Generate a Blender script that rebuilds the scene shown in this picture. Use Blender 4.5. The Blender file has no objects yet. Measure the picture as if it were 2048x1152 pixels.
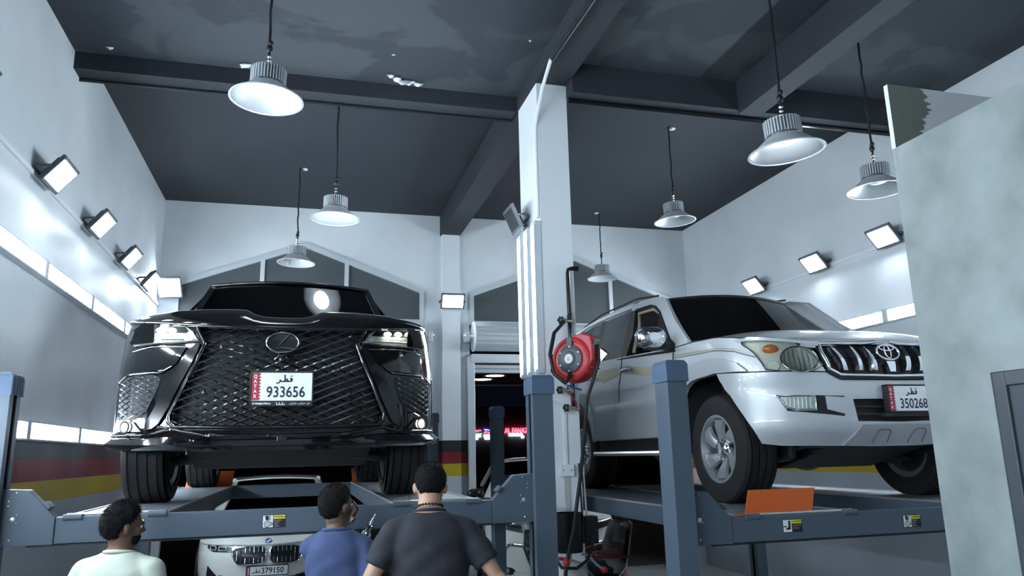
import bpy, bmesh, math, random
from mathutils import Vector, Matrix
random.seed(7)
PI = math.pi
S = bpy.context.scene
C = S.collection
# ------------------------------------------------------------------ camera
CAMZ = 1.75
def _cam_axes(yaw, pitch, roll):
    yaw, pitch, roll = map(math.radians, (yaw, pitch, roll))
    f = Vector((math.sin(yaw)*math.cos(pitch), math.cos(yaw)*math.cos(pitch), math.sin(pitch)))
    r = Vector((math.cos(yaw), -math.sin(yaw), 0)); u = r.cross(f)
    return (math.cos(roll)*r + math.sin(roll)*u, -math.sin(roll)*r + math.cos(roll)*u, f)
cam = bpy.data.objects.new('camera', bpy.data.cameras.new('camera'))
C.objects.link(cam)
_r, _u, _f = _cam_axes(15.46, 12.35, -1.328)
cam.matrix_world = Matrix(((_r.x, _u.x, -_f.x, 0), (_r.y, _u.y, -_f.y, 0), (_r.z, _u.z, -_f.z, CAMZ), (0, 0, 0, 1)))
cam.data.sensor_width = 36; cam.data.lens = 1505/2048*36
cam.data.clip_start = 0.05; cam.data.clip_end = 400
S.camera = cam
# ------------------------------------------------------------------ world (night outside) and exposure
w = bpy.data.worlds.new('night'); S.world = w; w.use_nodes = True
w.node_tree.nodes['Background'].inputs[0].default_value = (.0011, .0017, .0036, 1)
w.node_tree.nodes['Background'].inputs[1].default_value = 1
S.view_settings.view_transform = 'Standard'; S.view_settings.look = 'None'
S.view_settings.exposure = EXPO = 0.60; S.view_settings.gamma = 1; S.view_settings.use_curve_mapping = False
TUBE_E, FLOOD_E, BAY_E, HEAD_E = 52.0, 44.0, 8.0, 40.0      # how strongly the room's own and the added lamps shine
COOL = (.80, .91, 1.0)
# ------------------------------------------------------------------ materials
MATS = {}
def mat(name, col, rough=.5, metal=0, noise=0, nscale=8, bump=0, bscale=60, emit=None, es=0, alpha=1, trans=0, coat=0, spec=.5, ior=1.45, rvar=0):
    if name in MATS: return MATS[name]
    m = bpy.data.materials.new(name); m.use_nodes = True; MATS[name] = m
    nt = m.node_tree; b = nt.nodes['Principled BSDF']; I = b.inputs
    I['Base Color'].default_value = (*col, 1); I['Roughness'].default_value = rough; I['Metallic'].default_value = metal
    I['Specular IOR Level'].default_value = spec; I['IOR'].default_value = ior
    I['Coat Weight'].default_value = coat; I['Coat Roughness'].default_value = .04
    I['Transmission Weight'].default_value = trans; I['Alpha'].default_value = alpha
    if emit: I['Emission Color'].default_value = (*emit, 1); I['Emission Strength'].default_value = es
    if noise or bump or rvar:
        tc = nt.nodes.new('ShaderNodeTexCoord')
    if noise or rvar:
        n = nt.nodes.new('ShaderNodeTexNoise'); n.inputs['Scale'].default_value = nscale; n.inputs['Detail'].default_value = 6
        nt.links.new(tc.outputs['Object'], n.inputs['Vector'])
    if noise:
        r = nt.nodes.new('ShaderNodeMixRGB'); r.blend_type = 'MIX'
        d = 1-noise; u = 1+noise*.5
        r.inputs[1].default_value = (col[0]*d, col[1]*d, col[2]*d, 1)
        r.inputs[2].default_value = (min(1, col[0]*u), min(1, col[1]*u), min(1, col[2]*u), 1)
        nt.links.new(n.outputs['Fac'], r.inputs[0]); nt.links.new(r.outputs[0], I['Base Color'])
    if rvar:
        mr = nt.nodes.new('ShaderNodeMapRange'); mr.inputs['From Min'].default_value = .3; mr.inputs['From Max'].default_value = .7
        mr.inputs['To Min'].default_value = max(.02, rough-rvar); mr.inputs['To Max'].default_value = rough+rvar
        nt.links.new(n.outputs['Fac'], mr.inputs['Value']); nt.links.new(mr.outputs[0], I['Roughness'])
    if bump:
        n2 = nt.nodes.new('ShaderNodeTexNoise'); n2.inputs['Scale'].default_value = bscale; n2.inputs['Detail'].default_value = 4
        nt.links.new(tc.outputs['Object'], n2.inputs['Vector'])
        bp = nt.nodes.new('ShaderNodeBump'); bp.inputs['Strength'].default_value = bump; bp.inputs['Distance'].default_value = .01
        nt.links.new(n2.outputs['Fac'], bp.inputs['Height']); nt.links.new(bp.outputs[0], I['Normal'])
    return m
def emat(name, col, s):
    return mat(name, (.8, .8, .8), .4, emit=col, es=s)
# ------------------------------------------------------------------ mesh builder
class MB:
    def __init__(s): s.v = []; s.f = []
    def add(s, V, F):
        o = len(s.v); s.v += [tuple(p) for p in V]; s.f += [tuple(i+o for i in f) for f in F]; return s
    def box(s, x0, x1, y0, y1, z0, z1):
        return s.add([(x, y, z) for x in (x0, x1) for y in (y0, y1) for z in (z0, z1)],
                     [(0, 1, 3, 2), (4, 6, 7, 5), (0, 4, 5, 1), (2, 3, 7, 6), (0, 2, 6, 4), (1, 5, 7, 3)])
    def obox(s, c, ax, ay, az, hx, hy, hz):
        c = Vector(c); ax, ay, az = [Vector(a).normalized() for a in (ax, ay, az)]
        return s.add([c+ax*i*hx+ay*j*hy+az*k*hz for i in (-1, 1) for j in (-1, 1) for k in (-1, 1)],
                     [(0, 1, 3, 2), (4, 6, 7, 5), (0, 4, 5, 1), (2, 3, 7, 6), (0, 2, 6, 4), (1, 5, 7, 3)])
    def prism(s, poly, fn, a, b):       # poly 2D, fn(u,v,t)->xyz, extruded from t=a to t=b
        n = len(poly)
        return s.add([fn(u, v, a) for u, v in poly]+[fn(u, v, b) for u, v in poly],
                     [tuple(range(n))[::-1], tuple(range(n, 2*n))]+[(i, (i+1) % n, n+(i+1) % n, n+i) for i in range(n)])
    def tube(s, pts, r, n=8, caps=True):
        pts = [Vector(p) for p in pts]; m = len(pts)
        rr = r if isinstance(r, (list, tuple)) else [r]*m
        up = None; V = []
        for i, p in enumerate(pts):
            t = (pts[min(i+1, m-1)]-pts[max(i-1, 0)]).normalized()
            if up is None: up = Vector((0, 0, 1)) if abs(t.z) < .9 else Vector((1, 0, 0))
            a = (up-t*up.dot(t)).normalized(); b = t.cross(a); up = a
            for k in range(n):
                th = 2*PI*k/n; V.append(p+(a*math.cos(th)+b*math.sin(th))*rr[i])
        F = [(i*n+k, i*n+(k+1) % n, (i+1)*n+(k+1) % n, (i+1)*n+k) for i in range(m-1) for k in range(n)]
        if caps: F += [tuple(range(n))[::-1], tuple(range((m-1)*n, m*n))]
        return s.add(V, F)
    def cyl(s, p0, p1, r, n=16, r1=None): return s.tube([p0, p1], [r, r if r1 is None else r1], n)
    def lathe(s, prof, n=24, fn=None, close=False):      # prof (r,z); fn maps xyz
        fn = fn or (lambda x, y, z: (x, y, z)); m = len(prof); V = []
        for r, z in prof:
            for k in range(n):
                th = 2*PI*k/n; V.append(fn(r*math.cos(th), r*math.sin(th), z))
        F = [(i*n+k, i*n+(k+1) % n, (i+1)*n+(k+1) % n, (i+1)*n+k) for i in range(m-1) for k in range(n)]
        if close: F += [((m-1)*n+k, (m-1)*n+(k+1) % n, (k+1) % n, k) for k in range(n)]
        else:
            if prof[0][0] > 1e-6: F.append(tuple(range(n))[::-1])
            if prof[-1][0] > 1e-6: F.append(tuple(range((m-1)*n, m*n)))
        return s.add(V, F)
    def ball(s, c, rx, ry=None, rz=None, n=16, m=10):
        ry = ry or rx; rz = rz or rx
        pr = [(max(1e-7, math.sin(PI*i/m)), -math.cos(PI*i/m)) for i in range(m+1)]
        return s.lathe(pr, n, lambda x, y, z: (c[0]+x*rx, c[1]+y*ry, c[2]+z*rz))
    def build(s, name, m=None, parent=None, smooth=35, bevel=0, solid=0, merge=False):
        me = bpy.data.meshes.new(name); me.from_pydata(s.v, [], s.f)
        bm = bmesh.new(); bm.from_mesh(me)
        if merge: bmesh.ops.remove_doubles(bm, verts=bm.verts, dist=merge if merge is not True else 1e-5)
        bmesh.ops.recalc_face_normals(bm, faces=bm.faces); bm.to_mesh(me); bm.free()
        return link(name, me, m, parent, smooth, bevel, solid)
def link(name, me, m=None, parent=None, smooth=35, bevel=0, solid=0):
    if m:
        me.materials.clear(); me.materials.append(m)
    if smooth:
        me.polygons.foreach_set('use_smooth', [True]*len(me.polygons))
        if smooth < 180: me.set_sharp_from_angle(angle=math.radians(smooth))
    o = bpy.data.objects.new(name, me); C.objects.link(o)
    if parent: o.parent = parent
    if solid:
        d = o.modifiers.new('thick', 'SOLIDIFY'); d.thickness = solid; d.offset = -1
    if bevel:
        d = o.modifiers.new('bevel', 'BEVEL'); d.width = bevel; d.segments = 2; d.limit_method = 'ANGLE'
    return o
def tag(o, label, cat, group=None):
    o['label'] = label; o['category'] = cat
    if group: o['group'] = group
    return o
def thing(name, label, cat, loc=(0, 0, 0), rz=0, group=None):
    o = bpy.data.objects.new(name, None); C.objects.link(o); o.location = loc; o.rotation_euler = (0, 0, rz)
    o.empty_display_size = .1
    return tag(o, label, cat, group)
def struct(o): o['kind'] = 'structure'; return o
def copy_tree(o, parent=None):
    c = o.copy(); C.objects.link(c); c.parent = parent
    for ch in o.children: copy_tree(ch, c)
    return c
def text_mesh(txt, size, font=None, extrude=.0, bold=0, align='CENTER', xs=1.0):
    cu = bpy.data.curves.new('lettering', 'FONT'); cu.body = txt; cu.size = size; cu.align_x = align; cu.align_y = 'CENTER'
    cu.offset = bold; cu.extrude = extrude; cu.resolution_u = 3
    o = bpy.data.objects.new('lettering', cu); C.objects.link(o)
    dg = bpy.context.evaluated_depsgraph_get(); me = bpy.data.meshes.new_from_object(o.evaluated_get(dg))
    bpy.data.objects.remove(o); bpy.data.curves.remove(cu)
    for v in me.vertices: v.co.x *= xs
    return me
def put_text(name, txt, size, m, parent, fn, extrude=.0, bold=0, xs=1.0, align='CENTER'):
    me = text_mesh(txt, size, None, extrude, bold, align, xs)
    for v in me.vertices: v.co = Vector(fn(v.co.x, v.co.y, v.co.z))
    return link(name, me, m, parent, 0)
def stroke(mb, pts, wd, fn, t=0.0):     # flat ribbon in 2D mapped by fn
    n = len(pts); V = []
    for i in range(n):
        a = Vector(pts[max(i-1, 0)]); b = Vector(pts[min(i+1, n-1)]); d = (b-a).normalized(); nn = Vector((-d.y, d.x))*wd/2
        p = Vector(pts[i]); V += [fn(*(p+nn), t), fn(*(p-nn), t)]
    mb.add(V, [(2*i, 2*i+1, 2*i+3, 2*i+2) for i in range(n-1)])
QATAR_AR = [  # the word as pen strokes in a 1 x .6 box: reh tail, joining line, tah loop and stem, qaf head, dots
    [(.0, .02), (.10, .0), (.19, .05), (.24, .15), (.235, .25)], [(.235, .17), (.34, .12), (.52, .12), (.74, .12), (.90, .12), (.955, .16)],
    [(.50, .12), (.56, .24), (.66, .28), (.71, .2), (.66, .13), (.5, .12)], [(.535, .12), (.53, .35), (.52, .58)],
    [(.955, .14), (.975, .26), (.94, .34), (.87, .31), (.88, .23), (.965, .21)], [(.86, .48), (.92, .47)], [(.95, .5), (1.0, .49)]]
def plate_fill(parent, fn, w, h, number, twoline=True, maroon=None, dark=None, white=None):
    """flag strip with serrated edge, country name and number; fn(u,v,t) maps plate millimetres -> local space"""
    n = 9; sw = .115*w
    pts = [(-w/2, -h/2)]
    for i in range(n):
        y0 = -h/2+h*i/n; pts += [(-w/2+sw, y0), (-w/2+sw*1.3, y0+h/n/2)]
    pts += [(-w/2+sw, h/2), (-w/2, h/2)]
    MB().prism(pts, fn, .0, .0012).build('flag_strip', maroon, parent, 0)
    for i, ch in enumerate('QATAR'):
        put_text('lettering', ch, h*.17, white, parent, lambda x, y, z, i=i: fn(-w/2+sw*.48+x, h*(.36-.18*i)+y, .0018), bold=h*.004, xs=.9)
    a = MB(); k = .27*w if twoline else .16*w; ox, oy = (-.1*w, .12*h) if twoline else (-.28*w, -.1*h)
    for st in QATAR_AR:
        stroke(a, [(ox+x*k, oy+y*k*.95) for x, y in st], k*.085, fn, .0015)
    a.build('lettering', dark, parent, 0)
    if twoline: put_text('lettering', number, h*.56, dark, parent, lambda x, y, z: fn(.065*w+x, -.22*h+y, .0016), bold=h*.006, xs=.82)
    else: put_text('lettering', number, h*.72, dark, parent, lambda x, y, z: fn(.14*w+x, -.02*h+y, .0016), bold=h*.008, xs=.72)
# ================================================================== ROOM
XL, XR, YB, YF = -2.0, 6.07, 11.04, -4.5
HR, HF = 5.354, 5.19
def wall_mat(name, base, low, gloss, bay=True):
    """painted plaster: pale above, flag bands (black, red, yellow) at chest height, grey below"""
    m = mat(name, base, gloss, noise=.0, bump=.05, bscale=25, rvar=.10, nscale=1.2)
    nt = m.node_tree; b = nt.nodes['Principled BSDF']
    g = nt.nodes.new('ShaderNodeNewGeometry'); sp = nt.nodes.new('ShaderNodeSeparateXYZ'); nt.links.new(g.outputs['Position'], sp.inputs[0])
    mr = nt.nodes.new('ShaderNodeMapRange'); mr.inputs['From Min'].default_value = 1.0; mr.inputs['From Max'].default_value = 3.0
    nt.links.new(sp.outputs['Z'], mr.inputs['Value'])
    cr = nt.nodes.new('ShaderNodeValToRGB'); cr.color_ramp.interpolation = 'CONSTANT'; e = cr.color_ramp.elements
    e[0].position = 0; e[0].color = (*low, 1)
    e[1].position = (1.443-1)/2; e[1].color = (.55, .40, .015, 1)
    for p, c in (((1.612-1)/2, (.22, .018, .03)), ((1.78-1)/2, (.022, .026, .035)), ((1.942-1)/2, base)):
        k = e.new(p); k.color = (*c, 1)
    nt.links.new(mr.outputs[0], cr.inputs[0])
    n = nt.nodes.new('ShaderNodeTexNoise'); n.inputs['Scale'].default_value = 1.6; n.inputs['Detail'].default_value = 5
    nt.links.new(g.outputs['Position'], n.inputs['Vector'])
    hs = nt.nodes.new('ShaderNodeMixRGB'); hs.blend_type = 'MULTIPLY'; hs.inputs[0].default_value = .25
    nt.links.new(cr.outputs[0], hs.inputs[1]); nt.links.new(n.outputs['Fac'], hs.inputs[2]); nt.links.new(hs.outputs[0], b.inputs['Base Color'])
    return m
WHITE = (.80, .835, .865)
M_wall = wall_mat('wall_paint', WHITE, (.42, .45, .49), .38)
M_back = wall_mat('wall_paint_back', WHITE, (.50, .53, .57), .5)
M_white = mat('white_plaster', WHITE, .5, bump=.04, bscale=20)
M_ceil = mat('ceiling_charcoal', (.026, .030, .038), .75, noise=.35, nscale=1.1, bump=.5, bscale=18)
M_ceil2 = mat('ceiling_patchy', (.033, .038, .047), .8, noise=.55, nscale=1.6, bump=.5, bscale=14)
_n = M_ceil2.node_tree      # old patches where the charcoal coat has come away
_t = _n.nodes.new('ShaderNodeTexCoord'); _x = _n.nodes.new('ShaderNodeTexNoise'); _x.inputs['Scale'].default_value = .9; _x.inputs['Detail'].default_value = 7; _x.inputs['Distortion'].default_value = .6
_c = _n.nodes.new('ShaderNodeValToRGB'); _c.color_ramp.elements[0].position = .50; _c.color_ramp.elements[0].color = (.030, .035, .044, 1); _c.color_ramp.elements[1].position = .54; _c.color_ramp.elements[1].color = (.050, .057, .064, 1)
_n.links.new(_t.outputs['Object'], _x.inputs['Vector']); _n.links.new(_x.outputs['Fac'], _c.inputs[0]); _n.links.new(_c.outputs[0], _n.nodes['Principled BSDF'].inputs['Base Color'])
M_floor = mat('floor_epoxy', (.30, .31, .32), .35, noise=.4, nscale=1.5, rvar=.12)
M_office = mat('office_stucco', (.30, .34, .335), .5, noise=.75, nscale=3.2, rvar=.14)
M_alu = mat('white_aluminium', (.68, .71, .74), .35, .3)
M_dark = mat('black_plastic', (.012, .013, .015), .45)
M_black_gloss = mat('black_gloss', (.008, .008, .01), .15)
M_wglass = mat('tinted_glass', (.085, .095, .10), .25, spec=.6)
def bs(name, m, *boxes, bevel=0):
    b = MB()
    for q in boxes: b.box(*q)
    return struct(b.build(name, m, None, 0, bevel))
bs('floor', M_floor, (XL-.2, XR+.2, YF, YB+.3, -.15, 0))
bs('wall_left', M_wall, (XL-.2, XL, YF, YB+.2, 0, HR+.05))
bs('wall_right', M_wall, (XR, XR+.2, YF, YB+.2, 0, HR+.05))
bs('wall_front', M_white, (XL-.2, XR+.2, YF-.2, YF, 0, HR))
# back wall: piers and the gabled heads over the two door bays
bayL = dict(x0=-1.80, x1=1.68, e=4.18, a=4.83, ax=-.06, b=3.72); bayR = dict(x0=2.37, x1=5.84, e=4.16, a=4.82, ax=4.11, b=3.72)
wb = MB()
for x0, x1 in ((XL, bayL['x0']), (bayL['x1'], bayR['x0']), (bayR['x1'], XR)): wb.box(x0, x1, YB, YB+.2, 0, HR+.05)
for q in (bayL, bayR):
    wb.prism([(q['x0'], HR+.05), (q['x0'], q['e']), (q['ax'], q['a']), (q['x1'], q['e']), (q['x1'], HR+.05)], lambda u, v, t: (u, t, v), YB, YB+.2)
struct(wb.build('wall_back', M_back, None, 0))
for i, q in enumerate((bayL, bayR)):      # gable windows: frame, mullions, three panes
    wn = struct(MB().box(q['x0'], q['x1'], YB-.02, YB+.08, q['b']-.06, q['b']).build('window_%d' % (i+1), M_alu, None, 0))
    xs = [q['x0'], q['ax']-.59, q['ax']+.59, q['x1']]
    def top(x, q=q): return q['a']-(q['a']-q['e'])*abs(x-q['ax'])/(q['x1']-q['ax'])
    fr = MB(); T = .05; B = .07
    out = [(q['x0'], q['b']), (q['x0'], q['e']), (q['ax'], q['a']), (q['x1'], q['e']), (q['x1'], q['b'])]
    inn = [(q['x0']+B, q['b']), (q['x0']+B, q['e']-.05), (q['ax'], q['a']-.08), (q['x1']-B, q['e']-.05), (q['x1']-B, q['b'])]
    for k in range(4):
        fr.prism([out[k], out[k+1], inn[k+1], inn[k]], lambda u, v, t: (u, t, v), YB-.025, YB+.06)
    fr.build('window_frame', M_alu, wn, 0)
    for x in xs[1:3]:
        MB().box(x-.03, x+.03, YB-.02, YB+.06, q['b'], top(x)-.06).build('mullion', M_alu, wn, 0)
    for k in range(3):
        a, b = xs[k]+(.03 if k else .06), xs[k+1]-(.03 if k < 2 else .06)
        pl = [(a, q['b']), (a, top(a)-.05)]+([(q['ax'], q['a']-.06)] if k == 1 else [])+[(b, top(b)-.05), (b, q['b'])]
        MB().prism(pl, lambda u, v, t: (u, t, v), YB+.02, YB+.035).build('pane', M_wglass, wn, 0)
# pilaster on the back wall, column in the middle
bs('wall_pilaster', M_back, (1.94, 2.21, YB-.10, YB, 0, 5.04))
bs('wall_column', M_white, (1.93, 2.22, 6.0, 6.6, 0, 5.04), bevel=.006)
# ceiling slabs and beams (front slabs hang a little lower)
bs('ceiling', M_ceil, (XL-.2, XR+.2, 5.85, YB+.2, HR, HR+.15))
bs('ceiling_front', M_ceil2, (XL-.2, 2.0, YF, 6.62, HF, HF+.3), (2.0, XR+.2, YF, 5.84, HF, HF+.3))
bs('trim_beam_main', M_ceil, (1.92, 2.22, YF, YB, 5.035, HR))
bs('trim_beam_cross', M_ceil, (XL, 1.93, 6.61, 6.86, 5.035, HR))
bs('trim_beam_cross_2', M_ceil, (2.22, XR, 5.84, 6.0, 4.90, HR))
bs('trim_beam_secondary', M_ceil, (3.90, 4.13, YF, 5.85, 4.86, HF))
# office box on the right
bs('wall_office_end', M_white, (3.08, XR, 3.172, 3.2, 3.337, 3.715), (3.181, XR, 3.172, 3.2, 0, 3.337))
bs('wall_office_side', M_office, (3.08, 3.18, 2.806, 3.2, 0, 3.337), (3.08, 3.18, 1.85, 2.806, 2.065, 3.337), (3.08, 3.18, YF, 1.85, 0, 3.337))
pm = MB(); random.seed(3)       # grey-green first coat brushed over the end wall, ragged edge
pts = [(3.08, 3.2), (3.08, 3.713)]
for k in range(42):
    z = 3.713-.513*k/41; pts.append((3.31+.035*math.sin(k*.23)+random.uniform(-.028, .03), z))
pm.prism(pts, lambda u, v, t: (u, t, v), 3.170, 3.172).build('wall_office_paint', mat('office_first_coat', (.22, .235, .21), .6, noise=.2, nscale=9), None, 0)['kind'] = 'structure'
d = struct(MB().box(3.085, 3.175, 2.74, 2.806, 0, 2.065).box(3.085, 3.175, 1.85, 1.91, 0, 2.065).box(3.085, 3.175, 1.91, 2.74, 2.0, 2.065).build('door_1', mat('door_frame_grey', (.06, .07, .08), .4), None, 0, .004))
MB().box(3.10, 3.15, 2.655, 2.74, 0, 2.0).box(3.10, 3.15, 1.91, 2.0, 0, 2.0).box(3.10, 3.15, 2.0, 2.655, 1.92, 2.0).box(3.10, 3.15, 2.0, 2.655, 0, .12).build('door_leaf', mat('door_leaf_grey', (.05, .06, .075), .35), d, 0, .003)
MB().box(3.12, 3.13, 2.0, 2.655, .12, 1.92).build('pane', mat('door_glass', (.02, .024, .03), .08, spec=.7), d, 0)
# cable duct running along both side walls under the flood lamps
MB().box(XL, XL+.02, 1.0, YB, 3.83, 3.865).build('trim_1', M_white, None, 0)['kind'] = 'structure'
MB().box(XR-.02, XR, 3.4, YB, 3.86, 3.895).build('trim_2', M_white, None, 0)['kind'] = 'structure'
# flaking paint: curls of white plaster skin hanging from the front ceiling and under the beam
M_flake = mat('paint_flake', (.72, .75, .76), .7)
random.seed(11)
def flake(x, y, z, s, seed, i):
    random.seed(seed); b = MB(); n = 9; V = [(x, y, z)]
    for k in range(n):
        a = 2*PI*k/n; r = s*random.uniform(.45, 1.1); V.append((x+r*math.cos(a), y+r*.6*math.sin(a), z-.004-abs(math.sin(a))*s*random.uniform(.2, .8)))
    b.add(V, [(0, 1+k, 1+(k+1) % n) for k in range(n)])
    o = b.build('paint_flake', M_flake, None, 30, solid=.002)
    return tag(o, ['lone curl of white paint on the ceiling beside the tilted lit pendant', 'pointed curl of white paint in the ceiling cluster above the black SUV', 'largest curl of white paint in the ceiling cluster above the black SUV', 'ragged curl of white paint at the end of the ceiling cluster', 'narrow curl of white paint at the start of the ceiling cluster', 'tiny white paint chip on the ceiling beside the main beam', 'tiny white paint chip in the middle of the patchy ceiling', 'small white paint flake on the ceiling near the left wall'][i], 'paint flake', 'peeling paint curls')
for i, (x, y, s) in enumerate(((-.62, 6.50, .055), (.73, 6.46, .06), (.81, 6.50, .085), (.92, 6.52, .06), (.66, 6.42, .045), (1.749, 5.56, .02), (.645, 6.05, .02), (-1.70, 6.46, .035))): flake(x, y, HF, s, 20+i, i)
# conduits under the beams
def conduit(name, pts, r, m, label):
    return tag(MB().tube(pts, r, 8).build(name, m), label, 'pipe')
conduit('conduit_pipe', [(XL, 6.80, 5.02), (1.92, 6.80, 5.02)], .014, M_dark, 'thin black conduit under the cross beam of the lamp-lit left bay')
conduit('conduit_pipe', [(2.22, 5.97, 4.88), (XR, 5.97, 4.88)], .022, M_black_gloss, 'glossy black conduit under the cross beam right of the white column')
conduit('cable_bundle', [(2.02, 1.5, 5.02), (1.97, 4.0, 5.01), (1.93, 5.2, 5.00), (1.92, 5.55, 5.0)], .02, M_dark, 'black cable bundle clipped along the main ceiling beam')
conduit('cable_duct', [(1.91, 5.5, 5.0), (1.908, 5.75, 4.86), (1.915, 5.96, 4.7), (1.915, 6.012, 4.6), (1.915, 6.012, 3.75)], .016, M_white, 'white cable duct running down the corner of the white column')
# ------------------------------------------------------------------ roller shutters
M_shut = mat('shutter_slat', (.62, .66, .69), .32, .35)
def shutter(q, i):
    t = thing('roller_shutter', ['white ribbed roller shutter rolled up behind the black SUV', 'white ribbed roller shutter rolled up over the doorway by the white column'][i], 'roller shutter', ((q['x0']+q['x1'])/2, YB-.2, 0))
    ox, oy = t.location.x, t.location.y; hw = (q['x1']-q['x0'])/2-(.0 if i else .02)
    zc, r = 3.45, .215
    n = 48; pr = []
    d = MB(); V = []
    for k in range(n):
        a = 2*PI*k/n; rr = r*(1 if k % 4 else .955)
        for x in (-hw+.02, hw-.02): V.append((x, rr*math.cos(a), zc+rr*math.sin(a)))
    d.add(V, [(2*k, 2*k+1, (2*k+3) % (2*n), (2*k+2) % (2*n)) for k in range(n)]+[tuple(range(0, 2*n, 2)), tuple(range(1, 2*n, 2))])
    d.build('drum', M_shut, t, 20)
    MB().lathe([(.225, 0), (.225, .012), (.0001, .012)], 32, lambda x, y, z: (-hw+.02-z, y, zc+x)).build('drum_end', M_alu, t, 30)
    MB().lathe([(.225, 0), (.225, .012), (.0001, .012)], 32, lambda x, y, z: (hw-.02+z, y, zc+x)).build('drum_end', M_alu, t, 30)
    MB().cyl((-hw-.14, 0, zc), (hw+.14, 0, zc), .025, 10).build('axle', M_alu, t)
    for s in (-1, 1):
        MB().box(s*(hw+.08)-.03, s*(hw+.08)+.03, -.05, .2, zc-.08, zc+.06).build('axle_bracket', M_alu, t, 0, .004)
        MB().box(s*hw-.05, s*hw+.05, .08, .19, 0, 3.16).build('guide_rail', M_alu, t, 0, .006)
    MB().box(-hw, hw, .05, .19, 3.07, 3.2).build('lintel_bar', M_alu, t, 0, .006)
    for k in range(2):
        z = 3.05-.065*k; MB().prism([(.14, z), (.118, z-.02), (.118, z-.05), (.14, z-.062), (.155, z-.062), (.155, z)], lambda u, v, tt: (tt, u, v), -hw+.03, hw-.03).build('slat', M_shut, t, 0)
    return t
shutter(bayL, 0); shutter(bayR, 1)
# ================================================================== LAMPS OF THE ROOM AND ADDED ONES
M_tube = emat('led_tube', (.74, .885, 1.0), TUBE_E)
M_tubebody = mat('lamp_body_white', (.6, .64, .68), .4)
M_floodlit = emat('led_flood', (.78, .90, 1.0), FLOOD_E)
M_floodoff = mat('flood_glass_off', (.03, .035, .04), .12)
M_flood = mat('flood_housing', (.07, .08, .09), .4)
M_chrome = mat('chrome', (.75, .77, .8), .12, 1.0)
def batten(y0, z, side, label, grp):
    x = XL if side < 0 else XR; s = -side
    t = thing('led_batten', label, 'wall lamp', (x, y0, z), 0, grp)
    MB().box(min(0, s*.035), max(0, s*.035), -.625, .625, -.065, .065).build('body', M_tubebody, t, 0, .004)
    MB().box(min(s*.0355, s*.05), max(s*.0355, s*.05), -.60, .60, -.055, .055).build('diffuser', M_tube, t, 0, .006)
    for z_ in (.065, -.065): MB().box(min(0, s*.062), max(0, s*.062), -.625, .625, z_-.007, z_+.007).build('trough_lip', M_tubebody, t, 0, .002)
    for e in (-.645, .645): MB().box(min(0, s*.06), max(0, s*.06), e-.02, e+.02, -.07, .08).build('end_cap', M_tubebody, t, 0, .004)
    return t
NTH = ['first', 'second', 'third', 'fourth', 'fifth', 'sixth', 'seventh', 'eighth', 'ninth']
for k in range(9):
    y = 9.677-1.335*k+.0
    batten(y, 3.20, -1, 'white LED batten of the upper row on the left wall, %s from the back wall' % NTH[k], 'upper LED battens on the left wall')
    batten(y, 1.99, -1, 'white LED batten above the flag stripes, %s from the back wall' % NTH[k], 'lower LED battens on the left wall')
for k in range(5):
    y = 10.0-1.335*k
    batten(y, 3.10, 1, 'white LED batten on the right wall, %s from the back wall' % NTH[k], 'LED battens on the right wall')
for k, (yy, zt) in enumerate(((6.05, 3.72), (6.27, 3.72), (6.49, 3.72))):     # three uprights on the column
    t = thing('led_batten', ['white upright LED batten nearest the corner of the white column', 'white upright LED batten between two others on the white column', 'white upright LED batten nearest the rear edge of the white column'][k], 'wall lamp', (1.93, yy, zt-.66), 0, 'upright LED battens on the column')
    MB().box(-.035, 0, -.055, .055, -.66, .66).build('body', M_tubebody, t, 0, .004)
    MB().box(-.05, -.0355, -.042, .042, -.60, .60).build('diffuser', M_tube, t, 0, .006)
    for y_ in (.051, -.051): MB().box(-.064, 0, y_-.006, y_+.006, -.65, .65).build('trough_lip', M_tubebody, t, 0, .002)
    for e in (-.645, .645): MB().box(-.055, 0, -.06, .06, e-.02, e+.02).build('end_cap', M_tubebody, t, 0, .004)
def flood(loc, ax, nrm, label, lit=True, w=.36, h=.25, grp=None):
    """LED flood lamp: mounting point loc, long axis ax, face normal nrm"""
    ax = Vector(ax).normalized(); nn = Vector(nrm).normalized(); up = nn.cross(ax).normalized()
    t = thing('flood_lamp', label, 'flood lamp', loc, 0, grp)
    wallv = Vector((0, 0, 0)); c = Vector(flood.off)
    P = lambda a, b, n: c+ax*a+up*b+nn*n
    MB().obox(P(0, 0, 0), ax, up, nn, w/2, h/2, .015).build('frame', M_flood, t, 0, .006)
    b = MB().obox(P(0, 0, -.022), ax, up, nn, w*.40, h*.40, .010)
    for k in range(9): b.obox(P((k-4)*w*.09, 0, -.036), ax, up, nn, .003, h*.34, .008)
    b.build('heat_sink', M_flood, t, 0)
    MB().obox(P(0, 0, .0165), ax, up, nn, w/2-.028, h/2-.028, .002).build('lens', M_floodlit if lit else M_floodoff, t, 0)
    br = MB()
    for s in (-1, 1): br.tube([P(s*(w/2+.008), 0, -.01), Vector((0, 0, 0))+ax*s*(w/2+.008)+c*.25, ax*s*w*.25], .011, 6)
    br.tube([ax*-w*.28, ax*w*.28], .014, 6); br.build('bracket', M_flood, t)
    MB().tube([P(.05, -.05, -.05), c*.5+Vector((0, 0, -.07)), Vector((0, 0, -.05))], .006, 6).build('cable', M_dark, t)
    return t
flood.off = (.135, 0, .0)
for i, y in enumerate((2.10, 3.30, 4.50, 6.13, 7.42, 8.66, 9.80)): flood((XL, y, 3.90), (0, 1, 0), (.19, 0, -.15), 'lit LED flood lamp on the left wall, %s from the back wall' % NTH[6-i], grp='flood lamps on the left wall')  # three frontmost are out of view, added to brighten the near left wall
flood.off = (-.135, 0, .0)
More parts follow.
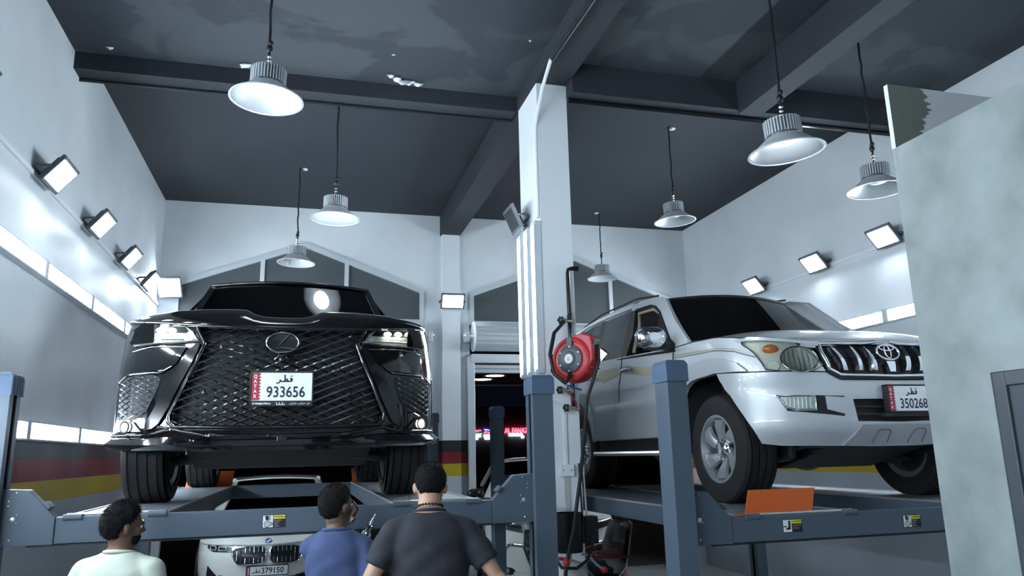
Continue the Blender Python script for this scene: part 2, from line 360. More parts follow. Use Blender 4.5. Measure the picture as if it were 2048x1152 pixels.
for i, y in enumerate((6.45, 7.62, 8.92, 10.6)): flood((XR, y, 3.93), (0, 1, 0), (-.19, 0, -.15), 'lit LED flood lamp on the right wall, %s from the back wall' % NTH[3-i], grp='flood lamps on the right wall')
flood.off = (0, -.14, .0)
flood((-1.84, YB, 4.06), (1, -.25, 0), (.35, -1, -.4), 'lit LED flood lamp on the back wall in the left corner', w=.34, h=.30)
flood((2.07, YB-.10, 3.97), (1, 0, 0), (0, -1, -.5), 'lit LED flood lamp on the pilaster between the two doorways', w=.36, h=.24)
flood.off = (-.13, 0, .0)
flood((1.93, 6.42, 3.86), (0, 1, 0), (-.8, 0.9, -.35), 'unlit black flood lamp high on the white column', False, .30, .24)
# ------------------------------------------------------------------ high-bay pendants
M_shade = mat('aluminium_shade', (.66, .69, .72), .46, .45)
M_fin = mat('heat_sink_alu', (.52, .55, .58), .42, .35)
M_cob_on = emat('cob_on', (.84, .93, 1.0), BAY_E); M_cob_dim = emat('cob_dim', (.84, .93, 1.0), 9)
M_cob_off = mat('cob_off', (.55, .55, .45), .3)
def facet_shade():
    b = MB(); n = 64; prof = [(.102, 0), (.112, -.006), (.135, -.024), (.165, -.050), (.195, -.076), (.222, -.094)]
    prof = [(a[0]+(c[0]-a[0])*k/3, a[1]+(c[1]-a[1])*k/3) for a, c in zip(prof, prof[1:]) for k in range(3)]+[prof[-1]]
    V = []
    for i, (r, z) in enumerate(prof):
        for k in range(n):
            j = .0022*(((k+i) % 2)*2-1); a = 2*PI*k/n; V.append(((r+j)*math.cos(a), (r+j)*math.sin(a), z-j))
    b.add(V, [(i*n+k, i*n+(k+1) % n, (i+1)*n+(k+1) % n, (i+1)*n+k) for i in range(len(prof)-1) for k in range(n)])
    return b
def pendant(x, y, z, lit, label, ceilz, tilt=(0, 0), rose=None):
    t = thing('pendant_lamp', label, 'pendant lamp', (x, y, z), 0, 'high-bay pendant lamps')
    M = Matrix.Rotation(math.radians(tilt[0]), 4, 'X') @ Matrix.Rotation(math.radians(tilt[1]), 4, 'Y')
    def T(o):
        o.data.transform(M); return o
    T(facet_shade().build('shade', M_shade, t, 20, solid=.003))
    T(MB().lathe([(.219, -.093), (.229, -.093), (.231, -.100), (.219, -.100)], 48, close=True).build('shade_rim', M_shade, t, 60))
    T(MB().lathe([(.0001, -.046), (.05, -.042), (.085, -.028), (.100, -.006), (.100, -.001), (.0001, -.001)], 32).build('led_disc', {True: M_cob_on, False: M_cob_off, 'dim': M_cob_dim}[lit], t, 30))
    h = MB(); h.lathe([(.055, .0), (.104, .0), (.104, .008), (.075, .012), (.075, .10), (.10, .104), (.10, .11), (.0001, .112)], 32)
    n = 36
    for k in range(n):
        a = 2*PI*k/n; u = Vector((math.cos(a), math.sin(a), 0)); v = Vector((-math.sin(a), math.cos(a), 0))
        h.obox(u*.092+Vector((0, 0, .06)), u, v, (0, 0, 1), .020, .0034, .049)
    T(h.build('heat_sink', M_fin, t, 30))
    T(MB().lathe([(.108, .0), (.108, .006), (.095, .006), (.095, .0)], 36, close=True).build('collar', M_chrome, t, 30))
    b = MB(); zt = ceilz-z
    for k in range(4): b.lathe([(.010, .11+.028*k), (.014, .118+.028*k), (.010, .126+.028*k)], 8)
    b.tube([(0, 0, .10), (0, 0, .23)], .006, 6); b.build('hook', M_chrome, t)
    pts = [(0, 0, .2)]; m = 14; random.seed(int(x*100+y*10))
    for k in range(1, m): pts.append((random.uniform(-.006, .006), random.uniform(-.006, .006), .2+(zt-.2)*k/m))
    pts.append((0, 0, zt))
    if rose: pts += [(rose[0]*.5, rose[1]*.5, zt-.015), (rose[0], rose[1], zt-.005)]
    c = MB().tube(pts, .009, 6)
    c.ball((0, 0, .26), .022, .02, .03, 8, 6); c.ball((.006, 0, .30), .018, .02, .02, 8, 6)
    c.build('cord', M_dark, t, 60)
    if rose: MB().lathe([(.035, 0), (.035, .012), (.0001, .014)], 20, lambda a, bb, cc: (rose[0]+a, rose[1]+bb, zt-cc)).build('ceiling_rose', M_white, t, 30)
    return t
pendant(-.30, 4.68, 4.085, True, 'lit high-bay pendant over the front of the left bay, tilted', HF, (0, 2))
pendant(.215, 6.95, 4.03, 'dim', 'high-bay pendant on a cord led sideways from its ceiling rose', HR, (0, 1), (-.28, .02))
pendant(-.16, 9.40, 4.20, False, 'high-bay pendant before the gable window behind the black SUV', HR, (0, 2), (.06, .03))
pendant(2.80, 3.74, 3.615, True, 'lit high-bay pendant hanging in front of the secondary ceiling beam', HF, (0, -4))
pendant(3.90, 7.25, 4.32, False, 'high-bay pendant above the roof of the silver SUV', HR, (0, -3), (.07, .03))
pendant(4.30, 10.38, 4.40, False, 'high-bay pendant before the gable window beside the white column', HR, (0, 0), (-.03, .02))
pendant(-.30, 2.25, 4.08, True, 'added lit pendant, out of view over the open floor before the left lift', HF)  # unseen lamp, added to light the near left wall
pendant(-.30, -.40, 4.08, True, 'added lit pendant, out of view over the open floor near the entrance wall', HF)  # likewise added behind the camera for more light on the walls
pendant(4.42, 4.80, 3.86, False, 'high-bay pendant half hidden behind the office wall', HF, (0, 0), (-.10, .02))
# ================================================================== FOUR-POST LIFTS
M_lift = mat('lift_paint', (.072, .096, .128), .40, noise=.08, nscale=20, bump=.12, bscale=350)
M_cap = mat('lift_cap_blue', (.066, .102, .165), .5)
M_lifttop = mat('runway_tread', (.22, .24, .26), .34, .3, noise=.35, nscale=12, bump=.3, bscale=120)
M_bolt = mat('bolt_steel', (.62, .64, .66), .3, .8)
M_orange = mat('orange_paint', (.62, .115, .02), .5, noise=.15, nscale=30)
M_stk_w = mat('sticker_white', (.75, .76, .76), .5); M_stk_k = mat('sticker_black', (.012, .012, .015), .45)
M_stk_y = mat('sticker_yellow', (.75, .70, .02), .5)
def sticker(lift, x, y, z, kind):
    """hazard sticker on the crossbeam: pictogram left, yellow WARNING bar and two lines of text right"""
    f = lambda u, v, t: (x+u, y-t, z+v)
    s = MB().prism([(-.06, -.035), (.065, -.035), (.065, .035), (-.06, .035)], f, 0, .001).build('warning_sticker', M_stk_k, lift, 0)
    MB().prism([(-.057, -.032), (-.003, -.032), (-.003, .032), (-.057, .032)], f, .001, .0015).build('pictogram_field', M_stk_w, s, 0)
    p = MB()
    if kind == 0:   # boot over a roller
        p.prism([(-.046, .03), (-.028, .03), (-.024, .012), (-.030, .004), (-.042, .008)], f, .0015, .002)
        stroke(p, [(-.033+.016*math.cos(a*PI/8), -.014+.016*math.sin(a*PI/8)) for a in range(17)], .004, f, .002)
        stroke(p, [(-.033+.007*math.cos(a*PI/6), -.014+.007*math.sin(a*PI/6)) for a in range(13)], .003, f, .002)
        stroke(p, [(-.012, -.004), (-.005, -.016), (-.014, -.022)], .005, f, .002); stroke(p, [(-.022, .03), (-.018, .005)], .004, f, .002)
    else:           # foot under an edge
        p.prism([(-.024, .028), (-.010, .028), (-.010, -.02), (-.040, -.02), (-.040, -.012), (-.024, -.006)], f, .0015, .002)
        p.prism([(-.057, -.006), (-.034, -.006), (-.034, .0), (-.057, .0)], f, .0015, .002)
    p.build('pictogram', M_stk_k, s, 0)
    MB().prism([(0, .012), (.062, .012), (.062, .032), (0, .032)], f, .001, .0016).build('yellow_bar', M_stk_y, s, 0)
    put_text('lettering', 'WARNING', .013, M_stk_k, s, lambda a, b, c: f(.034+a, .022+b, .002), bold=.0004)
    lines = ['Keep feet clear of lift', 'while lowering.'] if kind else ['Keep hands and', 'feet clear of', 'lift while', 'in operation']
    for i, ln in enumerate(lines): put_text('lettering', ln, .0085 if kind else .0075, M_stk_w, s, lambda a, b, c, i=i: f(.003+a, (.002-.014*i if kind else .004-.010*i)+b, .002), align='LEFT', xs=.75)
def post(lift, x0, x1, y0, y1, h, inner):
    """C-channel post, open towards the lift; inner=+1 opens to +x"""
    w = .008; lip = .055
    if inner > 0: pl = [(x0, y0), (x1, y0), (x1, y0+lip), (x1-w, y0+lip), (x1-w, y0+w), (x0+w, y0+w), (x0+w, y1-w), (x1-w, y1-w), (x1-w, y1-lip), (x1, y1-lip), (x1, y1), (x0, y1)]
    else: pl = [(x1, y0), (x0, y0), (x0, y0+lip), (x0+w, y0+lip), (x0+w, y0+w), (x1-w, y0+w), (x1-w, y1-w), (x0+w, y1-w), (x0+w, y1-lip), (x0, y1-lip), (x0, y1), (x1, y1)]
    p = MB().prism(pl, lambda u, v, t: (u, v, t), 0, h-.02).build('post', M_lift, lift, 0)
    xm, ym = (x0+x1)/2, (y0+y1)/2
    MB().box(x0-.14, x1+.14, y0-.06, y1+.06, 0, .015).build('base_plate', M_lift, p, 0, .003)
    c = MB(); e = .010
    V = []
    for zz, g in ((h-.12, e), (h-.025, e), (h-.004, e-.012), (h, e-.03)):
        V += [(x0-g, y0-g, zz), (x1+g, y0-g, zz), (x1+g, y1+g, zz), (x0-g, y1+g, zz)]
    c.add(V, [(4*i+k, 4*i+(k+1) % 4, 4*i+4+(k+1) % 4, 4*i+4+k) for i in range(3) for k in range(4)]+[(12, 13, 14, 15)])
    xi = x1 if inner > 0 else x0
    for k in range(4): c.box(min(xi, xi+inner*.014), max(xi, xi+inner*.014), y0+.02+.035*k, y0+.035+.035*k, h-.118, h-.012)
    c.build('post_cap', M_cap, p, 0, .004)
    r = MB().box(xm-.012, xm+.012, ym-.012, ym+.012, .015, h-.1)
    r.build('lock_ladder', M_dark, p, 0)
    MB().tube([(xi-inner*.028, y0+.035, .9), (xi-inner*.028, y0+.035, h-.12)], .006, 6).build('cable', M_bolt, p)
    return p
def lift(label, xl0, xl1, xr0, xr1, yf, yr, zt, h, rw, front_stop, cat='car lift'):
    L = thing('car_lift', label, cat, ((xl0+xr1)/2, (yf+yr)/2, 0)); ox, oy = L.location.x, L.location.y
    a0, a1, b0, b1 = xl0-ox, xl1-ox, xr0-ox, xr1-ox; f, r = yf-oy, yr-oy
    for (p0, p1, inn) in ((a0, a1, 1), (b0, b1, -1)):
        post(L, p0, p1, f-.10, f+.06, h, inn); post(L, p0, p1, r-.06, r+.10, h, inn)
    for yy, sgn in ((f, -1), (r, 1)):
        zb = zt-.137
        y0, y1 = (yy-.025, yy+.035)
        prof = [(a1-.09, zb), (a1+.24, zb), (b0-.24, zb), (b0+.09, zb), (b0+.09, zt+.15), (b0-.13+.03, zt+.145), (b0-.25, zt), (a1+.25, zt), (a1+.13-.03, zt+.145), (a1-.09, zt+.15)]
        cb = MB().prism([(a1+.25, zb+.002), (b0-.25, zb+.002), (b0-.25, zt), (a1+.25, zt)], lambda u, v, t: (u, t, v), y0, y1).build('crossbeam', M_lift, L, 0, .005)
        for e, s in ((a1, 1), (b0, -1)):
            g = MB().prism([(e-s*.09, zb), (e+s*.25, zb), (e+s*.25, zt), (e+s*.115, zt+.142), (e-s*.09, zt+.152)], lambda u, v, t: (u, t, v), y0-.006, y1+.006).build('gusset', M_lift, cb, 0, .003)
            gb = MB()
            gb.obox((e+s*.21, y0+.02, zt+.062), (s*.135, 0, -.142), (0, 1, 0), (.142, 0, s*.135), .02, .045, .008)
            gb.build('strap_plate', M_lift, cb, 0, .002)
            bt = MB(); yq = y0-.006 if sgn < 0 else y1+.006
            for (dx, dz, rr) in ((.055, -.005, .0135), (.05, -.105, .006), (.075, .02, .0045), (.075, -.02, .0045), (.03, .09, .004), (.03, .065, .004), (.062, .13, .0045)):
                bt.lathe([(rr, 0), (rr, .004), (rr*.7, .006), (.0001, .006)], 12, lambda x, y, z, e=e, s=s, dx=dx, dz=dz: (e+s*dx+x, yq+sgn*z, zt+dz+y))
            bt.build('bolt_set', M_bolt, cb, 40)['kind'] = 'stuff'
        if sgn < 0:
            MB().box(a1+.13, b0-.13, y0+.0, y0+.03, zb-.008, zb).build('cable_guard', M_dark, cb, 0)
    for (x0, x1) in rw:
        x0 -= ox; x1 -= ox
        rn = MB().box(x0, x1, f+.036, r-.026, zt-.125, zt-.006).build('runway', M_lift, L, 0, .003)
        MB().box(x0+.006, x1-.006, f+.038, r-.03, zt-.006, zt).build('tread_plate', M_lifttop, rn, 0)
        for q in (x0, x1-.012): MB().box(q, q+.012, f+.04, r-.03, zt-.006, zt+.006).build('edge_strip', M_bolt, rn, 0)
        hb = MB().cyl((x0+.01, f+.005, zt+.006), (x1-.01, f+.005, zt+.006), .010, 8)
        hb.build('hinge_pin', M_bolt, rn)
        for q in (x0+.045, x1-.045): MB().cyl((q-.045, f-.018, zt-.004), (q+.045, f-.018, zt-.004), .018, 10).build('hinge_knuckle', M_lift, rn)
        # end flaps: front stop folded up or lying flat, orange ramp at the rear
        if front_stop == 'flat':
            fl = MB().box(x0+.02, x1-.02, f-.012, f+.16, zt+.0, zt+.010)
            fl.build('stop_flap', M_lifttop, rn, 0)
        bk = MB().obox(((x0+x1)/2, r+.12, zt+.07), (1, 0, 0), (0, 1, .55), (0, -.55, 1), (x1-x0)/2-.02, .16, .006)
        bk.build('rear_ramp', M_orange, rn, 0, .002)
    return L
H1, ZT1 = 2.225, 1.475
L1 = lift('slate grey four-post lift carrying the black SUV', -1.615, -1.485, 1.362, 1.492, 4.60, 8.78, ZT1, H1, ((-1.20, -.70), (.52, 1.04)), 'flat')
sticker(L1, -.145-L1.location.x+.0, 4.575-L1.location.y, 1.408, 0)
sticker(L1, -.87-L1.location.x, 4.575-L1.location.y, 1.415, 1)
H2, ZT2 = 2.235, 1.375
L2 = lift('slate grey four-post lift carrying the silver SUV', 1.915, 2.03, 4.91, 5.03, 3.87, 7.85, ZT2, H2, ((2.37, 3.10), (4.03, 4.70)), 'up')
sticker(L2, 2.66-L2.location.x, 3.845-L2.location.y, 1.315, 1)
sticker(L2, 3.47-L2.location.x, 3.845-L2.location.y, 1.305, 0)
for rwy in [c for c in L2.children if c.name.startswith('runway')][:1]:
    x0, x1 = 2.395-L2.location.x, 2.83-L2.location.x; y = 3.885-L2.location.y
    MB().prism([(x0, 0), (x1, 0), (x1+.045, .13), (x0+.045, .13)], lambda u, v, t: (u, y+v*.15+t, ZT2+.008+v), 0, .006).build('wheel_stop_flap', M_orange, rwy, 0)
    MB().box(x0-.04, x1, y-.012, y+.05, ZT2+.003, ZT2+.010).build('flap_foot', M_orange, rwy, 0)
# ================================================================== CAR BODY TOOLS (plain maths, metres)
class Wrap:
    """Skin of a car body: a plan outline (rounded nose, straight flank, rounded tail) swept over height z.
    s runs along the outline from the nose centre (0) to the tail (s>0 is the +x side)."""
    def __init__(self, W, L, D, n, Dr, nr, prof, ws):
        self.prof, self.ws, self.D = prof, ws, D
        pts = []
        N = 60
        for i in range(N+1):
            a = (PI/2)*i/N; c, s_ = math.cos(a), math.sin(a)
            pts.append((W*s_**(2/n), D-D*c**(2/n)))
        M = 40
        for i in range(1, M): pts.append((W, D+(L-Dr-D)*i/M))
        for i in range(N+1):
            a = (PI/2)*(1-i/N); c, s_ = math.cos(a), math.sin(a)
            pts.append((W*s_**(2/nr), L-Dr+Dr*c**(2/nr)))
        self.t = [0]
        for a, b in zip(pts, pts[1:]): self.t.append(self.t[-1]+math.hypot(b[0]-a[0], b[1]-a[1]))
        self.p = pts; self.S = self.t[-1]
    def plan(self, s):
        g = -1 if s < 0 else 1; s = min(abs(s), self.S-1e-9)
        lo, hi = 0, len(self.t)-1
        while hi-lo > 1:
            m = (lo+hi)//2
            if self.t[m] <= s: lo = m
            else: hi = m
        k = (s-self.t[lo])/max(1e-12, self.t[hi]-self.t[lo])
        a, b = self.p[lo], self.p[hi]
        return g*(a[0]+(b[0]-a[0])*k), a[1]+(b[1]-a[1])*k
    def s_at_y(self, y):       # flank position
        lo, hi = 0., self.S
        for _ in range(40):
            m = (lo+hi)/2
            if self.plan(m)[1] < y: lo = m
            else: hi = m
        return lo
    def s_at_x(self, x):       # nose position
        lo, hi = 0., self.s_at_y(self.D)
        for _ in range(40):
            m = (lo+hi)/2
            if self.plan(m)[0] < abs(x): lo = m
            else: hi = m
        return math.copysign(lo, x)
    def P(self, s, z, off=0.0):
        x, y = self.plan(s); f = max(0., 1-y/self.D)**.6
        p = (x*self.ws(z, y), y+self.prof(z)*f, z)
        if off:
            e = .004
            a = self.P(s+e, z); b = self.P(s-e, z); c = self.P(s, z+e); d = self.P(s, z-e)
            u = [a[i]-b[i] for i in range(3)]; v = [c[i]-d[i] for i in range(3)]
            n = (u[1]*v[2]-u[2]*v[1], u[2]*v[0]-u[0]*v[2], u[0]*v[1]-u[1]*v[0])
            l = math.sqrt(sum(q*q for q in n)) or 1
            p = tuple(p[i]+n[i]/l*off for i in range(3))
        return p
def lerp_tab(tab):
    def f(z):
        if z <= tab[0][0]: return tab[0][1]
        for (a, p), (b, q) in zip(tab, tab[1:]):
            if z <= b:
                k = (z-a)/(b-a); k = k*k*(3-2*k) if len(tab) > 2 else k
                return p+(q-p)*k
        return tab[-1][1]
    return f
def clip_cell(poly, x0, x1, y0, y1):
    for ax, lim, sg in ((0, x0, 1), (0, x1, -1), (1, y0, 1), (1, y1, -1)):
        out = []
        for i in range(len(poly)):
            a, b = poly[i-1], poly[i]; da, db = sg*(a[ax]-lim), sg*(b[ax]-lim)
            if (da < 0) != (db < 0):
                k = da/(da-db); q = [a[0]+(b[0]-a[0])*k, a[1]+(b[1]-a[1])*k]; q[ax] = lim; out.append(tuple(q))
            if db >= 0: out.append(b)
        poly = out
        if len(poly) < 3: return []
    return poly
def smooth_poly(pts, it=1, keep=()):       # Chaikin corner cutting
    for _ in range(it):
        o = []; n = len(pts)
        for i in range(n):
            a, b = pts[i], pts[(i+1) % n]
            o += [(a[0]*.75+b[0]*.25, a[1]*.75+b[1]*.25), (a[0]*.25+b[0]*.75, a[1]*.25+b[1]*.75)]
        pts = o
    return pts
def patch(poly, fn, cell):
    """polygon in 2D cut into cells and mapped by fn(u,v)->xyz : verts, faces"""
    us = [p[0] for p in poly]; vs = [p[1] for p in poly]
    cu, cv = cell if isinstance(cell, tuple) else (cell, cell)
    V, F, ix = [], [], {}
    for i in range(math.floor(min(us)/cu), math.floor(max(us)/cu)+1):
        for j in range(math.floor(min(vs)/cv), math.floor(max(vs)/cv)+1):
            q = clip_cell(poly, i*cu, (i+1)*cu, j*cv, (j+1)*cv)
            f = []
            for a in q:
                k = (round(a[0], 4), round(a[1], 4))
                if k not in ix: ix[k] = len(V); V.append(fn(*a))
                if ix[k] not in f: f.append(ix[k])
            if len(f) > 2: F.append(tuple(f))
    return V, F
def mirror2(p): return [(-a, b) for a, b in p][::-1]
def shell(uv, fn_out, fn_in, cell):
    """thin closed shell over a 2D polygon"""
    V, F = patch(uv, lambda a, b: (a, b), cell)
    n = len(V); VV = [fn_out(*p) for p in V]+[fn_in(*p) for p in V]
    FF = list(F)+[tuple(i+n for i in reversed(f)) for f in F]
    cnt = {}
    for f in F:
        for i in range(len(f)):
            a, b = f[i-1], f[i]; cnt[(a, b)] = cnt.get((a, b), 0)+1
    for (a, b) in cnt:
        if (b, a) not in cnt: FF.append((b, a, a+n, b+n))
    return VV, FF
def cpanel(name, w, poly, m, parent, off=0., cell=.06, thick=.006, smooth=50):
    V, F = shell(poly, lambda s, z: w.P(s, z, off), lambda s, z: w.P(s, z, off-thick), cell)
    return MB().add(V, F).build(name, m, parent, smooth)
def cpair(name, w, poly, m, parent, off=0., cell=.06, thick=.006, smooth=50):
    return [cpanel(name, w, p, m, parent, off, cell, thick, smooth) for p in (poly, mirror2(poly))]
def ctube(name, w, pts, r, m, parent, off=0., n=6, sub=4, closed=False):
    if closed: pts = pts+[pts[0]]
    q = []
    for a, b in zip(pts, pts[1:]):
        for k in range(sub): q.append((a[0]+(b[0]-a[0])*k/sub, a[1]+(b[1]-a[1])*k/sub))
    q.append(pts[-1])
    return MB().tube([w.P(s, z, off) for s, z in q], r, n).build(name, m, parent, 60)
def inside(p, poly):
    x, y = p; c = False
    for i in range(len(poly)):
        (x1, y1), (x2, y2) = poly[i-1], poly[i]
        if (y1 > y) != (y2 > y) and x < (x2-x1)*(y-y1)/(y2-y1)+x1: c = not c
    return c
def gpanel(name, uv, fn, nrm, m, parent, cell=.08, thick=.006, smooth=50):
    V, F = shell(uv, fn, lambda a, b: tuple(Vector(fn(a, b))-Vector(nrm)*thick), cell)
    return MB().add(V, F).build(name, m, parent, smooth)
M_tyre = mat('tyre_rubber', (.012, .012, .013), .75, bump=.2, bscale=90)
M_alloy = mat('alloy_silver', (.55, .57, .59), .3, .8)
M_hub = mat('brake_dark', (.03, .03, .032), .5, .4)
M_under = mat('underbody_black', (.014, .015, .017), .65, bump=.3, bscale=30)
M_frame = mat('chassis_metal', (.05, .05, .055), .5, .4, noise=.3)
def glass_mat(name, tint, gl=.9):
    m = bpy.data.materials.new(name); m.use_nodes = True; nt = m.node_tree; nt.nodes.clear()
    o = nt.nodes.new('ShaderNodeOutputMaterial'); mx = nt.nodes.new('ShaderNodeMixShader'); t = nt.nodes.new('ShaderNodeBsdfTransparent')
    g = nt.nodes.new('ShaderNodeBsdfGlossy'); f = nt.nodes.new('ShaderNodeFresnel'); f.inputs[0].default_value = 1.5
    t.inputs[0].default_value = (*tint, 1); g.inputs['Roughness'].default_value = .02; g.inputs[0].default_value = (gl, gl, gl, 1)
    nt.links.new(f.outputs[0], mx.inputs[0]); nt.links.new(t.outputs[0], mx.inputs[1]); nt.links.new(g.outputs[0], mx.inputs[2]); nt.links.new(mx.outputs[0], o.inputs[0])
    return m
M_carglass = glass_mat('car_glass', (.62, .68, .66)); M_privacy = glass_mat('privacy_glass', (.10, .11, .115)); M_clear = glass_mat('lamp_lens', (.93, .95, .93))
def wheel(car, x, y, z, side, R, wd, rim, spokes='six', label=None):
    """tyre, rim, spokes, nuts; axis along x, outer face towards side*x"""
    o = bpy.data.objects.new('wheel', None); C.objects.link(o); o.parent = car; o.location = (x, y, z); o.empty_display_size = .1
    A = lambda a, b, c: (side*c, a, b)        # lathe axis -> x
    h = wd/2
    pr = [(rim-.005, -h*.82), (rim+.01, -h*.95), (rim+(R-rim)*.45, -h*1.0), (R*.955, -h*.93), (R*.985, -h*.82)]
    ng = 4
    for k in range(ng):
        c = -h*.62+h*1.24*k/(ng-1); pr += [(R, c-.030), (R, c-.007), (R-.010, c-.005), (R-.010, c+.005), (R, c+.007), (R, c+.030)] if k in (0, ng-1) or True else []
    pr = sorted(pr[:5], key=lambda q: q[1])+sorted([q for q in pr[5:] if abs(q[1]) < h*.8], key=lambda q: q[1])+[(R*.985, h*.82), (R*.955, h*.93), (rim+(R-rim)*.45, h*1.0), (rim+.01, h*.95), (rim-.005, h*.82)]
    pr += [(rim-.02, 0)]
    MB().lathe(pr, 56, A, close=True).build('tyre', M_tyre, o, 40)
    MB().lathe([(rim+.006, h*.86), (rim+.004, h*.93), (rim-.012, h*.94), (rim-.022, h*.80), (rim-.03, h*.2), (rim-.03, -h*.8), (rim+.004, -h*.9), (rim+.010, -h*.86)], 48, A, True).build('rim_barrel', M_alloy, o, 40)
    MB().lathe([(.0001, -h*.3), (rim-.03, -h*.3), (rim-.03, -h*.1), (.09, 0), (.0001, 0)], 32, A).build('brake_disc', M_hub, o, 40)
    if spokes == 'six':
        for k in range(6):
            a0 = 2*PI*k/6+.25; V = []; m = 9
            for i in range(m):
                t = i/(m-1); r = .055+(rim-.028-.055)*t; a = a0+.34*math.sin(t*PI*.5)*(.6+.4*t)
                wdt = (.034+.030*t**1.6)*(1.15 if t < .2 else 1); zz = h*(.52+.30*math.sin(t*PI*.55))
                for (dw, dz) in ((-1, -.028), (-.85, -.004), (-.15, .006), (.15, .006), (.85, -.004), (1, -.028)):
                    aa = a+dw*wdt/max(r, .05); V.append(A(r*math.cos(aa), r*math.sin(aa), zz+dz))
            b = MB(); q = 6
            b.add(V, [(i*q+j, i*q+(j+1) % q, (i+1)*q+(j+1) % q, (i+1)*q+j) for i in range(m-1) for j in range(q)]+[tuple(range(q)), tuple(range((m-1)*q, m*q))])
            b.build('spoke', M_alloy, o, 50)
        MB().lathe([(.088, h*.40), (.085, h*.56), (.055, h*.66), (.045, h*.78), (.040, h*.86), (.0001, h*.88)], 24, A).build('centre_cap', M_chrome, o, 40)
        nb = MB()
        for k in range(6):
            a = 2*PI*k/6+.25+PI/6; c = (.062*math.cos(a), .062*math.sin(a))
            nb.lathe([(.013, h*.5), (.013, h*.66), (.0001, h*.68)], 8, lambda p, q, r, c=c: A(c[0]+p, c[1]+q, r))
        nb.build('lug_nut_set', M_chrome, o, 40)['kind'] = 'stuff'
    else:
        for k in range(10):
            a = 2*PI*k/10; u = (math.cos(a), math.sin(a)); b = MB(); V = []
            for r, ww in ((.05, .018), (rim-.02, .026)):
                for dw, dz in ((-1, .5), (1, .5), (1, .78), (-1, .78)): V.append(A(u[0]*r-u[1]*dw*ww, u[1]*r+u[0]*dw*ww, h*dz))
            b.add(V, [(0, 1, 2, 3), (4, 5, 6, 7), (0, 1, 5, 4), (1, 2, 6, 5), (2, 3, 7, 6), (3, 0, 4, 7)]); b.build('spoke', M_hub if spokes == 'dark' else M_alloy, o, 30)
        MB().lathe([(.07, h*.4), (.07, h*.75), (.0001, h*.8)], 20, A).build('centre_cap', M_hub, o, 40)
    return o
def arch_pts(sc, zc, r, z0, a0=None, n=12, rz=None):
    """front-to-rear arc over a wheel, starting and ending at height z0"""
    rz = rz or r; th = math.asin(max(-1, min(1, (z0-zc)/rz)))
    return [(sc-r*math.cos(th+(PI-2*th)*k/n), zc+rz*math.sin(th+(PI-2*th)*k/n)) for k in range(n+1)]
# ================================================================== BLACK SUV on the left lift
M_blk = mat('black_car_paint', (.004, .004, .005), .10, coat=1.0, spec=.5)
M_blk2 = mat('black_trim_gloss', (.006, .006, .007), .16, coat=.6)
M_blkm = mat('black_trim_matt', (.012, .012, .013), .55)
M_dchrome = mat('dark_chrome', (.30, .31, .33), .16, 1.0)
M_plate = mat('plate_white', (.80, .82, .84), .35)
M_maroon = mat('plate_maroon', (.36, .03, .05), .45)
M_ink = mat('plate_ink', (.012, .014, .02), .45)
M_lamp = emat('headlamp_led', (1.0, .97, .86), HEAD_E)
M_lampbody = mat('lamp_bezel', (.58, .60, .62), .25, .35)
B = thing('suv', 'glossy black SUV with a spindle mesh grille raised on the left lift', 'car', (-.145, 4.85, ZT1))
_pf = lerp_tab([(.3, .05), (.42, .0), (.62, 0.0), (.85, .02), (1.1, .07), (1.25, .16)])
_ws = lerp_tab([(.3, .99), (.45, 1.0), (.8, 1.0), (1.0, .985), (1.2, .95), (1.3, .92)])
BW = Wrap(1.015, 5.05, .62, 3.0, .5, 4, _pf, lambda z, y: _ws(z))
sd = BW.s_at_y(.62); sA, sR = sd+.30, sd+3.15
G = [(0, 1.078), (.30, 1.08), (.53, 1.085), (.505, 1.04), (.465, .972), (.50, .86), (.553, .742), (.60, .625), (.640, .536), (.635, .495), (.60, .470), (.3, .462), (0, .460)]
body = [(0, .46)]+[(.3, .462), (.60, .470), (.635, .495), (.640, .536), (.60, .625), (.553, .742), (.50, .86), (.465, .972), (.505, 1.04), (.53, 1.10), (.75, 1.105), (.91, 1.13), (1.3, 1.17), (sd+.8, 1.22), (sd+3.0, 1.24), (BW.S, 1.22), (BW.S, .45), (sR+.48, .45)]
body += arch_pts(sR, .40, .47, .45)[::-1]+[(sA+.47, .36)]+arch_pts(sA, .40, .47, .40)[::-1]+[(1.25, .36), (.6, .37), (0, .36)]
cpair('body_shell', BW, body, M_blk, B, cell=(.07, .06))
# grille: backing, lattice, frame
gb = [(a, b) for a, b in G]; gfull = mirror2(gb[1:-1])+gb
gfull = gb+[(-a, b) for a, b in gb[::-1][1:-1]]
cpanel('grille_backing', BW, gfull, M_blkm, B, -.075, .06, .004)
lat = MB(); lat2 = MB()
for sg in (-1, 1):
    for k in range(-30, 31):
        run = []
        for i in range(0, 241):
            s = -.72+1.44*i/240; z = .77+sg*(s*.40)+k*.0465
            # every second lattice leg is broken up, as in the photograph
            if inside((s, z), gfull): run.append((s, z))
            if (not inside((s, z), gfull) or i == 240) and run:
                if len(run) > 3: (lat if sg > 0 else lat2).tube([BW.P(a, b, -.012+.004*sg) for a, b in run[::4]+[run[-1]]], .0055, 4)
                run = []
lat.v += []; o1 = lat.build('grille_lattice', M_dchrome, B, 0); o2 = lat2.build('grille_lattice', M_dchrome, B, 0); o1['kind'] = o2['kind'] = 'stuff'
ctube('grille_frame', BW, gfull, .013, M_blk2, B, .004, 8, 5, True)
ctube('grille_chrome_edge', BW, [(a*.985, .985*(b-.77)+.77) for a, b in gfull], .004, M_dchrome, B, .010, 6, 5, True)
